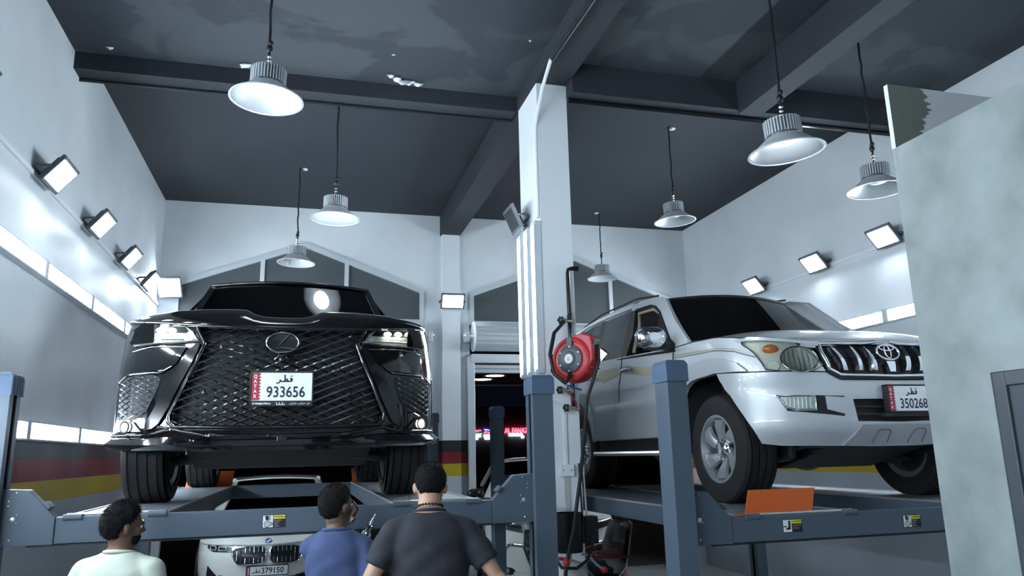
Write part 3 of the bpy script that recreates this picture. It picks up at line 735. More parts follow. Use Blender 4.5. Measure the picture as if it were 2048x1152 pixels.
# slanted blades beside the grille and the lower wing blades
cpair('side_blade', BW, smooth_poly([(.478, .965), (.565, .745), (.655, .545), (.70, .47), (.79, .445), (.70, .62), (.645, .755), (.52, .972)]), M_blk2, B, .022, .05, .02)
cpair('corner_vent', BW, smooth_poly([(1.03, .745), (.94, .785), (.70, .785), (.715, .70), (.80, .52), (1.03, .515)]), M_blkm, B, .004, .05, .005)
for sg in (-1, 1):
    vm = MB(); vp = [(1.02, .74), (.94, .775), (.70, .775), (.725, .70), (.805, .53), (1.02, .525)]
    for d in (-1, 1):
        for k in range(-16, 17):
            run = []
            for i in range(0, 61):
                s = .68+.38*i/60; z = .65+d*(s-.86)*.40+k*.034
                ok = inside((s, z), vp)
                if ok: run.append((s, z))
                if (not ok or i == 60) and run:
                    if len(run) > 2: vm.tube([BW.P(sg*a, b, .007) for a, b in run[::4]+[run[-1]]], .003, 4)
                    run = []
    vm.build('corner_mesh', M_dchrome, B, 0)['kind'] = 'stuff'
cpair('scoop_surround', BW, [(.57, .945), (.79, .952), (.90, .93), (.88, .80), (.66, .812), (.615, .85)], M_blk, B, .012, .06, .01)
for sg in (-1, 1):
    ctube('scoop_edge', BW, [(sg*a, b) for a, b in [(.535, .945), (.79, .952), (.93, .93)]], .004, M_dchrome, B, .014)
    ctube('vent_edge', BW, [(sg*a, b) for a, b in [(1.04, .50), (1.045, .745), (.94, .79), (.70, .795), (.64, .83)]], .005, M_dchrome, B, .012)
    # fog lamp in its corner
    f = cpanel('fog_lamp', BW, [(sg*.80, .445), (sg*1.0, .455), (sg*1.01, .505), (sg*.86, .505)][::sg], M_blk2, B, .012, .05, .01)
    c = Vector(BW.P(sg*.91, .476, .018)); nn = (Vector(BW.P(sg*.91, .476, .1))-c).normalized()
    tx = Vector((0, 0, 1)).cross(nn).normalized()
    fm = lambda x, y, z, c=c, tx=tx, nn=nn: c+tx*x+Vector((0, 0, 1))*y+nn*z
    MB().lathe([(.026, -.005), (.026, .004), (.0001, .007)], 20, fm).build('fog_lens', M_lamp, f, 40)
    MB().lathe([(.027, 0), (.036, .0), (.036, .012), (.027, .008)], 20, fm, True).build('fog_bezel', M_chrome, f, 40)
# headlamps
HLp = [(.500, .985), (.545, 1.05), (.60, 1.085), (.89, 1.105), (.955, 1.065), (.965, 1.0), (.94, .972), (.67, .975)]
for sg in (-1, 1):
    pp = [(sg*a, b) for a, b in HLp]; pp = pp if sg > 0 else pp[::-1]
    h = cpanel('headlamp', BW, pp, M_lampbody, B, .003, .05, .006)
    cpanel('headlamp_shadow_line', BW, [(sg*a, b) for a, b in [(.56, 1.04), (.93, 1.05), (.94, 1.088), (.89, 1.098), (.60, 1.079)]][::sg], M_blk2, h, .006, .05, .004)
    for s_, z_, r_ in ((.678, 1.058, .020), (.757, 1.062, .021), (.842, 1.070, .018)):
        c = Vector(BW.P(sg*s_, z_, .010)); nn = (Vector(BW.P(sg*s_, z_, .1))-c).normalized(); tx = Vector((0, 0, 1)).cross(nn).normalized(); ty = nn.cross(tx)
        MB().lathe([(r_, -.004), (r_*.9, .006), (r_*.5, .011), (.0001, .013)], 20, lambda x, y, z, c=c, tx=tx, ty=ty, nn=nn: c+tx*x*1.25+ty*y*.72+nn*z).build('led_projector', M_lamp, h, 60)
    ctube('running_light', BW, [(sg*a, b) for a, b in [(.515, .990), (.60, 1.0), (.80, 1.003), (.95, 1.01)]], .006, M_lampbody, h, .012)
    cpanel('lamp_cover', BW, pp, M_clear, h, .028, .05, .003)
    ctube('lamp_seal', BW, pp, .004, M_blk2, h, .012, 6, 4, True)
# splitter lip under the bumper
lip = MB(); sec = [(.0, .412), (.35, .402), (1.0, .388), (1.04, .374), (.55, .352), (.0, .356)]; V = []; ss = [(-1.62+3.24*i/108) for i in range(109)]
for s in ss:
    k = min(1, max(0, (abs(s)-.42)/.22)); k = k*k*(3-2*k)
    for o_, z in sec: V.append(BW.P(s, z-.022*(1-k)+.012*k*max(0, abs(s)-.8), .010+o_*(.008+.034*k)))
q = len(sec); lip.add(V, [(i*q+j, i*q+(j+1) % q, (i+1)*q+(j+1) % q, (i+1)*q+j) for i in range(len(ss)-1) for j in range(q)]+[tuple(range(q)), tuple(range((len(ss)-1)*q, len(ss)*q))])
lip.build('splitter_lip', M_blk, B, 50)
ctube('bumper_crease', BW, [(-.72, .485), (-.62, .452), (0, .442), (.62, .452), (.72, .485), (.80, .452)], .006, M_blk2, B, .006)
ctube('lower_blade', BW, [(-1.1, .43), (-.76, .425), (-.62, .455), (-.40, .415), (0, .408), (.40, .415), (.62, .455), (.76, .425), (1.1, .43)], .012, M_blk2, B, .008)
MB().obox(BW.P(.02, .40, .014), (1, 0, 0), (0, 1, 0), (0, 0, 1), .03, .006, .02).build('tow_cover', M_blk2, B, 0, .003)
# hood with raised shoulders and sunk centre
_top = lerp_tab([(0, 1.165), (.12, 1.168), (.165, 1.18), (.25, 1.217), (.45, 1.215), (.63, 1.208), (.78, 1.19), (.92, 1.172)])
def hood(x, k):
    s = BW.s_at_x(max(-.93, min(.93, x))); y0 = BW.P(s, 1.10)[1]-.012; t = (1.32-y0)*k*k*.55+(1.32-y0)*k*.45
    z0 = 1.086+.045*(x/.92)**2; tp = _top(abs(x)); e = 1-math.exp(-t/.055)
    lz = z0-.012+(tp-z0+.012)*e+.055*t*(1-.5*(x/.92)**2)
    return (x, y0+t-.018*e*(1-t/1.3), lz)
hv = [(-.93, 0), (.93, 0), (.93, 1), (-.93, 1)]
V, F = shell(hv, hood, lambda a, b: tuple(Vector(hood(a, b))-Vector((0, -.004, .012))), (.0465, .04))
MB().add(V, F).build('hood', M_blk, B, 60)
ctube('hood_shut_line', BW, [(-.93, 1.115), (-.53, 1.083), (0, 1.073), (.53, 1.083), (.93, 1.115)], .006, M_blkm, B, .002)
# windscreen, pillars, roof, side glass
def screen(u, v):
    hw = .835-.165*v; c = (1-u*u)
    return (u*hw, 1.40-.14*c+(.66-.0)*v+.02*c*v, 1.19+.575*v+.022*c*v)
gpanel('windscreen', [(-.955, 0), (.955, 0), (.955, .975), (-.955, .975)], screen, (0, -.6, .8), M_privacy, B, .1, .005)
def side_x(z): return .945-(z-1.2)*.50
for sg in (-1, 1):
    a = MB(); V = []
    for i in range(9):
        v = i/8; p = Vector(screen(sg*1.0, v)); p2 = Vector(screen(sg*.94, v)); back = Vector((sg*side_x(p.z), p.y+.12, p.z))
        V += [p2+Vector((0, -.004, .003)), p+Vector((sg*.012, -.012, .004)), back, back+Vector((-sg*.05, .01, 0)), p2+Vector((0, .03, -.02))]
    a.add(V, [(i*5+j, i*5+(j+1) % 5, (i+1)*5+(j+1) % 5, (i+1)*5+j) for i in range(8) for j in range(5)]+[(0, 1, 2, 3, 4), (40, 41, 42, 43, 44)])
    a.build('windscreen_pillar', M_blk, B, 50)
    fs = lambda y, z, sg=sg: (sg*side_x(z), y, z)
    for nm, pl, mm in (('side_window', [(1.62, 1.24), (2.0, 1.62), (2.12, 1.69), (2.55, 1.70), (2.58, 1.25)], M_privacy), ('side_window', [(2.66, 1.25), (2.64, 1.70), (3.55, 1.68), (3.62, 1.26)], M_privacy), ('side_window', [(3.70, 1.27), (3.64, 1.67), (4.35, 1.62), (4.55, 1.30)], M_privacy)):
        gpanel(nm, pl, fs, (sg, 0, .3), mm, B, .2, .005)
    gpanel('cabin_side', [(1.42, 1.20), (1.60, 1.20), (2.02, 1.66), (2.14, 1.72), (2.57, 1.735), (3.6, 1.715), (4.38, 1.65), (4.62, 1.27), (4.9, 1.22), (4.75, 1.45), (4.5, 1.75), (3.6, 1.80), (2.6, 1.80), (2.08, 1.77)], fs, (sg, 0, .3), M_blk, B, .15, .01)
    gpanel('window_post', [(2.55, 1.22), (2.67, 1.22), (2.65, 1.74), (2.54, 1.74)], fs, (sg, 0, .3), M_blk2, B, .2, .008)
    gpanel('window_post', [(3.60, 1.22), (3.72, 1.22), (3.65, 1.72), (3.54, 1.72)], fs, (sg, 0, .3), M_blk2, B, .2, .008)
def roof(u, v):
    y = 2.06-.10*(1-u*u)*(1-v)+2.55*v; hw = .665+.03*math.sin(v*PI)
    return (u*hw, y, 1.765+.030*(1-u**4)+.065*math.sin(min(1, v*1.25)*PI*.55)-.05*v*v)
gpanel('roof', [(-1, 0), (1, 0), (1, 1), (-1, 1)], roof, (0, 0, 1), M_blk, B, .1, .02)
MB().tube([Vector(screen(-1+.1*i, .985))+Vector((0, -.012, .008)) for i in range(21)], .012, 6).build('roof_front_edge', M_blk2, B, 60)
MB().box(-.62, .62, 1.8, 1.86, 1.0, 1.2).box(-.6, .6, 2.3, 2.4, 1.0, 1.5).box(-.95, .95, 1.3, 4.6, .95, 1.0).build('cabin_interior', M_blkm, B, 0)
gpanel('tailgate', [(-.9, .95), (.9, .95), (.66, 1.74), (-.66, 1.74)], lambda x, z: (x, 5.0-(z-.95)*.5, z), (0, 1, .3), M_blk, B, .3, .02)
# underside: undertray, skid plate, suspension arms, beam
ut = MB(); ut.prism([(.06, .385), (.55, .34), (1.05, .215), (1.45, .205), (1.8, .30), (4.8, .33), (4.8, .45), (1.5, .5), (.08, .44)], lambda u, v, t: (t, u, v), -.60, .60); ut.build('undertray', M_under, B, 0, .01)
for sg in (-1, 1):
    MB().prism([(.35, .36), (.60, .33), (.72, .42), (.60, .50), (.35, .48)], lambda u, v, t: (t, u, v), sg*.60, sg*.97).build('wheelhouse_liner', M_under, B, 0, .01)
    MB().tube([(sg*.45, 1.05, .30), (sg*.72, .95, .27)], .035, 8).tube([(sg*.45, .8, .30), (sg*.72, .9, .27)], .03, 8).build('control_arm', M_frame, B)
    MB().box(sg*.66-.012, sg*.66+.012, .48, 1.36, .35, .86).build('wheelhouse_wall', M_under, B, 0)
MB().cyl((-.7, 3.77, .33), (.7, 3.77, .33), .05, 10).ball((.1, 3.77, .33), .14, .13, .13).build('rear_axle', M_frame, B)
MB().tube([(.35, 1.8, .28), (.42, 3.3, .30), (.5, 4.7, .33)], .04, 8).build('exhaust_pipe', M_frame, B)
for sg in (-1, 1):
    for y in (.92, 3.77): wheel(B, sg*.845, y, .40, sg, .40, .285, .285, 'dark')
# emblem, camera, number plate
c = Vector(BW.P(0, .975, .02)); ly = Vector((0, .06, 1)).normalized()
em = lambda x, y, t: tuple(c+Vector((x, -t, 0))+ly*y)
e = MB().tube([em(.097*math.cos(a*PI/24), .062*math.sin(a*PI/24), 0) for a in range(49)], .0075, 8).build('emblem_ring', M_dchrome, B, 60)
MB().prism([(.10*math.cos(a*PI/16), .064*math.sin(a*PI/16)) for a in range(32)], em, -.03, -.006).build('emblem_disc', M_blk2, e, 0)
lm = MB(); lm.tube([em(.042, .052, .002), em(.0, .008, .004), em(-.035, -.034, .004), em(.03, -.036, .004), em(.068, -.038, .002)], .0065, 6); lm.build('emblem_letter', M_dchrome, e, 60)
c2 = Vector(BW.P(0, .868, .012))
k = MB().ball(c2, .022, .02, .02, 14, 8).build('front_camera', M_blk2, B, 60)
MB().tube([BW.P(-.045, .872, .01), BW.P(-.02, .893, .016), BW.P(.02, .893, .016), BW.P(.045, .872, .01)], .006, 6).build('camera_hood', M_dchrome, k, 60)
for s_, z_ in ((-.44, .67), (.42, .66), (-.36, .95)):
    MB().lathe([(.014, -.01), (.014, .006), (.0001, .009)], 14, lambda x, y, z, s_=s_, z_=z_: Vector(BW.P(s_, z_, 0))+Vector((x, -z, y))).build('parking_sensor', M_blk2, B, 40)
pc = Vector((.008, -.034, .702)); pl = lambda u, v, t: (pc.x+u, pc.y-t+v*.05, pc.z+v)
p = MB().prism([(-.178, -.086), (.178, -.086), (.178, .084), (-.178, .084)], pl, -.022, .0).build('number_plate', M_plate, B, 0)
fr = MB()
for a in ((-.186, -.120, .186, -.086), (-.186, .084, .186, .098), (-.186, -.12, -.176, .098), (.176, -.12, .186, .098)): fr.prism([(a[0], a[1]), (a[2], a[1]), (a[2], a[3]), (a[0], a[3])], pl, -.02, .005)
fr.build('plate_frame', M_blkm, p, 0, .002)
plate_fill(p, lambda u, v, t: pl(u, v, t+.0005), .350, .166, '933656', True, M_maroon, M_ink, M_plate)
put_text('lettering', 'Al Abdulghani Motors', .0165, M_plate, p, lambda x, y, z: pl(-.168+x, -.103+y, .006), align='LEFT', bold=.0004, xs=.72)
lg = MB()
for i in range(3): stroke(lg, [(-.022+.017*i+.0075*math.cos(a), -.103+.009*math.sin(a)) for a in [2.6+.5*j for j in range(-1, 8)]], .0035, pl, .006)
for i, (x0, ln, dots) in enumerate(((.045, .045, 3), (.098, .042, 2), (.148, .018, 1))):
    stroke(lg, [(x0, -.107), (x0+ln*.3, -.109), (x0+ln*.5, -.103), (x0+ln*.7, -.108), (x0+ln, -.102)], .0028, pl, .006)
    for j in range(dots): stroke(lg, [(x0+ln*(.3+.25*j), -.098), (x0+ln*(.3+.25*j)+.003, -.098)], .0025, pl, .006)
lg.build('lettering', M_plate, p, 0)
# ================================================================== SILVER SUV on the right lift
M_sil = mat('silver_car_paint', (.50, .525, .55), .42, .3, coat=.6)
M_sil2 = mat('silver_cladding', (.43, .45, .47), .38, .35, coat=.4)
M_stripe = mat('gold_stripe', (.42, .38, .26), .35, .4); M_stripe2 = mat('grey_stripe', (.16, .17, .19), .4, .3)
M_rub = mat('rubber_seal', (.012, .012, .013), .6)
M_beige = mat('beige_trim', (.42, .34, .25), .6); M_seat = mat('seat_fabric', (.05, .05, .055), .8)
M_amber = mat('amber_lens', (.55, .16, .05), .25, coat=.5); M_reflector = mat('reflector', (.80, .81, .80), .28, .3)
M_yellowed = glass_mat('aged_lens', (.97, .98, .94))
V_ = thing('suv', 'silver SUV with vertical chrome grille bars and chrome mirror raised on the right lift', 'car', (3.72, 4.09, ZT2))
_pf2 = lerp_tab([(.3, .10), (.36, .085), (.50, .0), (.72, 0.0), (.80, .028), (.86, .035), (1.05, .10), (1.2, .2)])
_ws2 = lerp_tab([(.3, .965), (.5, 1.0), (.76, 1.0), (.80, .985), (.95, .98), (1.1, .955), (1.25, .94)])
VW = Wrap(.94, 4.75, .58, 2.8, .4, 5, _pf2, lambda z, y: _ws2(z))
sd2 = VW.s_at_y(.58); fA, rA = 1.44, 1.44+2.72
bump = [(0, .785), (.37, .785), (.485, .833), (.75, .848), (1.0, .860), (1.365, .888), (1.319, .825), (1.245, .77), (1.176, .713), (1.069, .582), (.997, .484), (.931, .396), (.80, .38), (.36, .37), (.325, .522), (.345, .662), (0, .662)]
cpair('front_bumper', VW, bump, M_sil, V_, 0, (.05, .045), .02)
cpanel('bumper_centre', VW, [(-.36, .37), (-.18, .364), (.18, .364), (.36, .37), (.325, .522), (0, .515), (-.325, .522)], M_sil, V_, 0, (.05, .045), .02)
arcF = [(1.365, .888), (1.494, .878), (1.60, .875), (1.71, .861), (1.80, .82), (1.85, .74), (1.868, .60), (1.87, .465)]
cpair('front_fender', VW, [(.873, .858), (1.0, .862)]+arcF+[(2.03, .465), (2.028, 1.165), (1.7, 1.165), (1.4, 1.15), (1.10, 1.118), (1.0, 1.098), (1.04, 1.064), (.94, 1.005), (.899, .928)], M_sil, V_, 0, (.06, .05), .02)
cpair('arch_flare', VW, [(1.0, .868), (1.08, .935), (1.25, .982), (1.42, 1.0), (1.58, 1.0), (1.72, .99), (1.82, .962), (1.90, .88), (1.93, .72), (1.935, .47), (1.865, .465), (1.868, .60), (1.85, .74), (1.80, .82), (1.71, .861), (1.60, .875), (1.494, .878), (1.365, .888)], M_sil2, V_, .022, (.05, .05), .03)
cpair('front_door', VW, [(2.038, .465), (3.10, .465), (3.095, .9), (3.07, 1.222), (2.036, 1.165)], M_sil, V_, 0, (.1, .06), .02)
rarc = arch_pts(rA, .38, .44, .465, n=14, rz=.48)
cpair('rear_door', VW, [(3.108, .465), (rA-.44, .465)]+[(a, b) for a, b in rarc if a < 3.93]+[(3.95, 1.0), (4.02, 1.26), (3.078, 1.222)], M_sil, V_, 0, (.1, .06), .02)
tail = [(a, b) for a, b in rarc if a >= 3.93]
cpair('rear_quarter', VW, tail+[(rA+.46, .45), (VW.S, .45), (VW.S, 1.25), (4.03, 1.26), (3.957, 1.0)], M_sil, V_, 0, (.1, .06), .02)
cpair('rear_flare', VW, [(a, b) for a, b in rarc]+[(a, b) for a, b in arch_pts(rA, .38, .53, .465, n=14, rz=.60)[::-1]], M_sil2, V_, .022, (.07, .06), .03)
for a, b in ((2.045, 3.095), (3.112, rA-.52)):
    cpair('door_cladding', VW, [(a, .475), (b, .475), (b, .765), (b-.0, .785), (a, .785), (a, .765)], M_sil2, V_, .024, (.1, .05), .03)
for sg in (-1, 1):
    ctube('door_gap', VW, [(sg*2.034, 1.165), (sg*2.034, .465)], .004, M_rub, V_, .001); ctube('door_gap', VW, [(sg*3.073, 1.222), (sg*3.10, .9), (sg*3.104, .465)], .004, M_rub, V_, .001)
    ctube('bumper_gap', VW, [(sg*a, b) for a, b in [(.46, .838), (.75, .852), (1.0, .862), (1.365, .890)]], .004, M_rub, V_, .002)
    ctube('hood_gap', VW, [(sg*a, b) for a, b in [(1.0, 1.096), (1.10, 1.118), (1.4, 1.15), (1.7, 1.165), (2.03, 1.165)]], .004, M_rub, V_, .002)
    cp = lambda nm, pl, mm, off: cpanel(nm, VW, [(sg*a, b) for a, b in pl][::sg], mm, V_, off, .1, .002)
    cp('body_stripe', [(.92, .952), (1.1, 1.012), (1.4, 1.05), (2.02, 1.075), (2.02, 1.083), (1.4, 1.060), (1.1, 1.022), (.93, .966)], M_stripe2, .003)
    cp('body_stripe', [(.95, .985), (1.1, 1.030), (1.4, 1.066), (2.02, 1.090), (2.02, 1.105), (1.4, 1.074), (1.1, 1.038)], M_stripe, .003)
    cp('body_stripe', [(2.05, 1.00), (2.5, 1.07), (3.06, 1.13), (3.06, 1.07), (2.6, 1.0), (2.2, .97)], M_stripe, .003)
    cp('body_stripe', [(3.09, 1.13), (3.6, 1.15), (3.7, 1.10), (3.5, 1.02), (3.09, 1.06)], M_stripe, .003)
    for s_ in (2.93, 3.80):
        h = ctube('door_handle', VW, [(sg*(s_-.10), 1.075), (sg*(s_-.07), 1.088), (sg*(s_+.07), 1.092), (sg*(s_+.10), 1.08)], .013, M_sil, V_, .022, 8)
        MB().lathe([(.05, 0), (.045, .006), (.0001, .003)], 20, lambda x, y, z, s_=s_: Vector(VW.P(sg*s_, 1.083, .002))+Vector((sg*z, x*1.3, y*.8))).build('handle_cup', M_sil2, h, 50)
    # running board
    MB().prism([(-.02, .335), (.07, .325), (.085, .345), (.07, .365), (-.02, .365)], lambda u, v, t: (sg*(.90+u), t, v), 1.42, 2.98).build('running_board', M_alloy, V_, 0, .004)
    MB().box(min(sg*.62, sg*.90), max(sg*.62, sg*.90), 1.3, 3.0, .36, .48).build('sill', M_under, V_, 0)
    # fog lamp pocket
    pk = cp('fog_pocket', [(.832, .700), (.405, .682), (.415, .555), (.65, .583), (.77, .596)], M_rub, .003)
    cpanel('pocket_scoop', VW, [(sg*a, b) for a, b in [(.395, .672), (.53, .684), (.525, .60), (.41, .568)]][::sg], M_sil, pk, .006, .05, .004)
    cpanel('fog_reflector', VW, [(sg*a, b) for a, b in [(.815, .688), (.60, .680), (.60, .602), (.72, .604), (.765, .62)]][::sg], M_reflector, pk, .008, .04, .004)
    ctube('fog_bezel', VW, [(sg*a, b) for a, b in [(.82, .692), (.597, .684), (.597, .598), (.72, .600), (.77, .617)]], .006, M_chrome, pk, .012, 6, 3, True)
    fr_ = MB()
    for k in range(7): fr_.tube([VW.P(sg*(.63+.024*k), .61, .013), VW.P(sg*(.63+.024*k), .678, .013)], .002, 4)
    fr_.build('fog_fluting', M_reflector, pk, 0)
    cpanel('fog_lens', VW, [(sg*a, b) for a, b in [(.815, .688), (.60, .680), (.60, .602), (.72, .604), (.765, .62)]][::sg], M_clear, pk, .018, .04, .003)
    # headlamp
    HL = smooth_poly([(1.047, 1.066), (.96, 1.090), (.816, 1.088), (.682, 1.062), (.568, .985), (.487, .845), (.873, .856), (.899, .928), (.94, 1.005)], 1)
    hp = [(sg*a, b) for a, b in HL][::sg]
    h = cpanel('headlamp', VW, [(sg*a, b) for a, b in [(1.06, 1.070), (.96, 1.10), (.816, 1.098), (.675, 1.070), (.555, .99), (.475, .84), (.885, .850), (.91, .928), (.955, 1.002)]][::sg], M_reflector, V_, -.022, .05, .006)
    def disc(nm, s_, z_, rr, mm, dep, sx=1.15):
        c = Vector(VW.P(sg*s_, z_, -.022)); n_ = (Vector(VW.P(sg*s_, z_, .1))-c).normalized(); tx = Vector((0, 0, 1)).cross(n_).normalized(); ty = n_.cross(tx)
        return MB().lathe([(rr, .012), (rr*1.04, .018), (rr*1.07, .012), (rr*.95, .0), (rr*.55, -dep*.6), (rr*.2, -dep), (.0001, -dep)][::-1], 28, lambda x, y, z: c+tx*x*sx+ty*y+n_*z).build(nm, mm, h, 50)
    disc('main_reflector', .645, .932, .090, M_alloy, .02, 1.25)
    disc('sidelight', .825, .893, .034, M_reflector, .01)
    c = Vector(VW.P(sg*.645, .932, -.006)); n_ = (Vector(VW.P(sg*.645, .932, .1))-c).normalized(); tx = Vector((0, 0, 1)).cross(n_).normalized(); ty = n_.cross(tx)
    MB().tube([c+tx*.118*math.cos(a*PI/16)+ty*.094*math.sin(a*PI/16) for a in range(33)], .005, 6).build('reflector_ring', M_chrome, h, 60)
    fl = MB()
    for q_ in range(-3, 4): fl.tube([c+tx*.03*q_+ty*.08*math.sqrt(max(.05, 1-(q_*.03/.118)**2)), c+tx*.03*q_-ty*.08*math.sqrt(max(.05, 1-(q_*.03/.118)**2))], .003, 4)
    fl.build('lens_fluting', M_clear, h, 60)
    am = MB(); c = Vector(VW.P(sg*.815, 1.012, -.012)); n_ = (Vector(VW.P(sg*.815, 1.012, .1))-c).normalized(); tx = Vector((0, 0, 1)).cross(n_).normalized()
    am.lathe([(.040, -.01), (.038, .008), (.02, .016), (.0001, .018)], 20, lambda x, y, z: c+tx*x*1.3+Vector((0, 0, y*.75))+n_*z).build('indicator', M_amber, h, 60)
    cpanel('lamp_cover', VW, hp, M_yellowed, h, .012, .05, .004)
    ctube('lamp_seal', VW, hp, .003, M_rub, h, .004, 6, 2, True)
# grille
gp = [(0, 1.030), (.49, 1.030), (.483, .95), (.468, .856), (.403, .816), (0, .808)]
cpanel('grille_backing', VW, gp+[(-a, b) for a, b in gp[::-1][1:-1]], M_blkm, V_, -.035, .06, .004)
for sg in (-1, 1):
    for a, b in ((.405, .357), (.262, .247), (.157, .131)):
        V = []; m = 8
        for i in range(m+1):
            t = i/m; s_ = a+(b-a)*t; z_ = 1.012+(.848-1.012)*t; bow = .018*math.sin(PI*t)
            for ds, do in ((-.022, -.02), (-.018, .004+bow), (.012, .010+bow), (.022, -.02)): V.append(VW.P(sg*(s_+ds*(.8+.35*t)), z_, do))
        MB().add(V, [(i*4+j, i*4+(j+1) % 4, (i+1)*4+(j+1) % 4, (i+1)*4+j) for i in range(m) for j in range(4)]+[(0, 1, 2, 3), tuple(range(4*m, 4*m+4))]).build('grille_bar', M_chrome, V_, 40)
    for z_ in (.90, .95): ctube('grille_rib', VW, [(sg*.03, z_), (sg*.45, z_)], .003, M_blk2, V_, -.024, 4)
    ctube('grille_surround', VW, [(sg*a, b) for a, b in [(.06, 1.046), (.12, 1.036), (.20, 1.033), (.487, 1.033), (.482, .95), (.466, .856), (.40, .818), (0, .810)]], .012, M_chrome, V_, .006, 8, 5)
    ctube('grille_lower_strip', VW, [(0, .793), (sg*.40, .797), (sg*.475, .836)], .012, M_blkm, V_, .004)
c = Vector(VW.P(0, .962, .022)); ly2 = Vector((0, .30, 1)).normalized(); em2 = lambda x, y, t=0: tuple(c+Vector((x, -t, 0))+ly2*y)
ring = lambda rx, ry, cy, r: MB().tube([em2(rx*math.cos(a*PI/20), cy+ry*math.sin(a*PI/20)) for a in range(41)], r, 8)
e2 = ring(.086, .055, 0, .0085).build('emblem_ring', M_chrome, V_, 60)
ring(.056, .019, .030, .0055).build('emblem_oval', M_chrome, e2, 60); ring(.022, .046, .002, .0055).build('emblem_oval', M_chrome, e2, 60)
cpanel('grille_keystone', VW, [(-.035, .905), (.035, .905), (.022, .838), (-.022, .838)], M_chrome, V_, .012, .04, .03)
# lower opening, skid panel
cpanel('lower_opening', VW, [(-.345, .665), (.345, .665), (.325, .518), (-.325, .518)], M_blkm, V_, -.045, .05, .01)
for z_ in (.565, .612): ctube('lower_rib', VW, [(-.34, z_), (.34, z_)], .006, M_frame, V_, -.012, 6, 14)
cpanel('skid_panel', VW, [(-.40, .375), (-.30, .50), (.30, .50), (.40, .375)], M_sil2, V_, .008, .05, .01)
for sg in (-1, 1): ctube('skid_slot', VW, [(sg*.20, .39), (sg*.19, .46), (sg*.17, .474), (sg*.11, .474), (sg*.09, .46), (sg*.08, .39)], .004, M_stripe2, V_, .009)
# plate
pcx = Vector((.047, -.042, .660)); pl2 = lambda u, v, t: (pcx.x+u, pcx.y-t, pcx.z+v)
p2 = MB().prism([(-.168, -.080), (.168, -.080), (.168, .082), (-.168, .082)], pl2, -.02, 0).build('number_plate', M_plate, V_, 0)
f2 = MB()
for a in ((-.176, -.088, .176, -.079), (-.176, .08, .176, .09), (-.176, -.088, -.166, .09), (.166, -.088, .176, .09)): f2.prism([(a[0], a[1]), (a[2], a[1]), (a[2], a[3]), (a[0], a[3])], pl2, -.04, .004)
f2.build('plate_frame', M_blkm, p2, 0, .002); MB().box(pcx.x-.19, pcx.x+.19, -.04, .06, .545, .575).build('plate_bracket', M_blkm, p2, 0, .003)
plate_fill(p2, lambda u, v, t: pl2(u, v, t+.0005), .332, .158, '350268', True, M_maroon, M_ink, M_plate)
# hood
def hood2(x, k):
    xx = max(-.9, min(.9, x)); s = VW.s_at_x(xx*.97); y0 = VW.P(s, 1.05)[1]-.01; t = (1.30-y0)*(k*.5+k*k*.5)
    edge = max(0, (abs(x)-.55)/.35); z0 = 1.048-.0*edge
    ed = 1.09+.055*min(1, t/.8); md = 1.055+.20*(1-math.exp(-t/.42))+.015*t
    b = 1-min(1, max(0, (abs(x)-.30)/.57))**2.2
    return (x, y0+t, ed+(md-ed)*b if t > 0 else 1.048+.05*edge)
hp2 = [(-.885, 0), (.885, 0), (.885, 1), (-.885, 1)]
Vh, Fh = shell(hp2, hood2, lambda a, b: tuple(Vector(hood2(a, b))-Vector((0, -.003, .02))), (.059, .05))
MB().add(Vh, Fh).build('hood', M_sil, V_, 60)
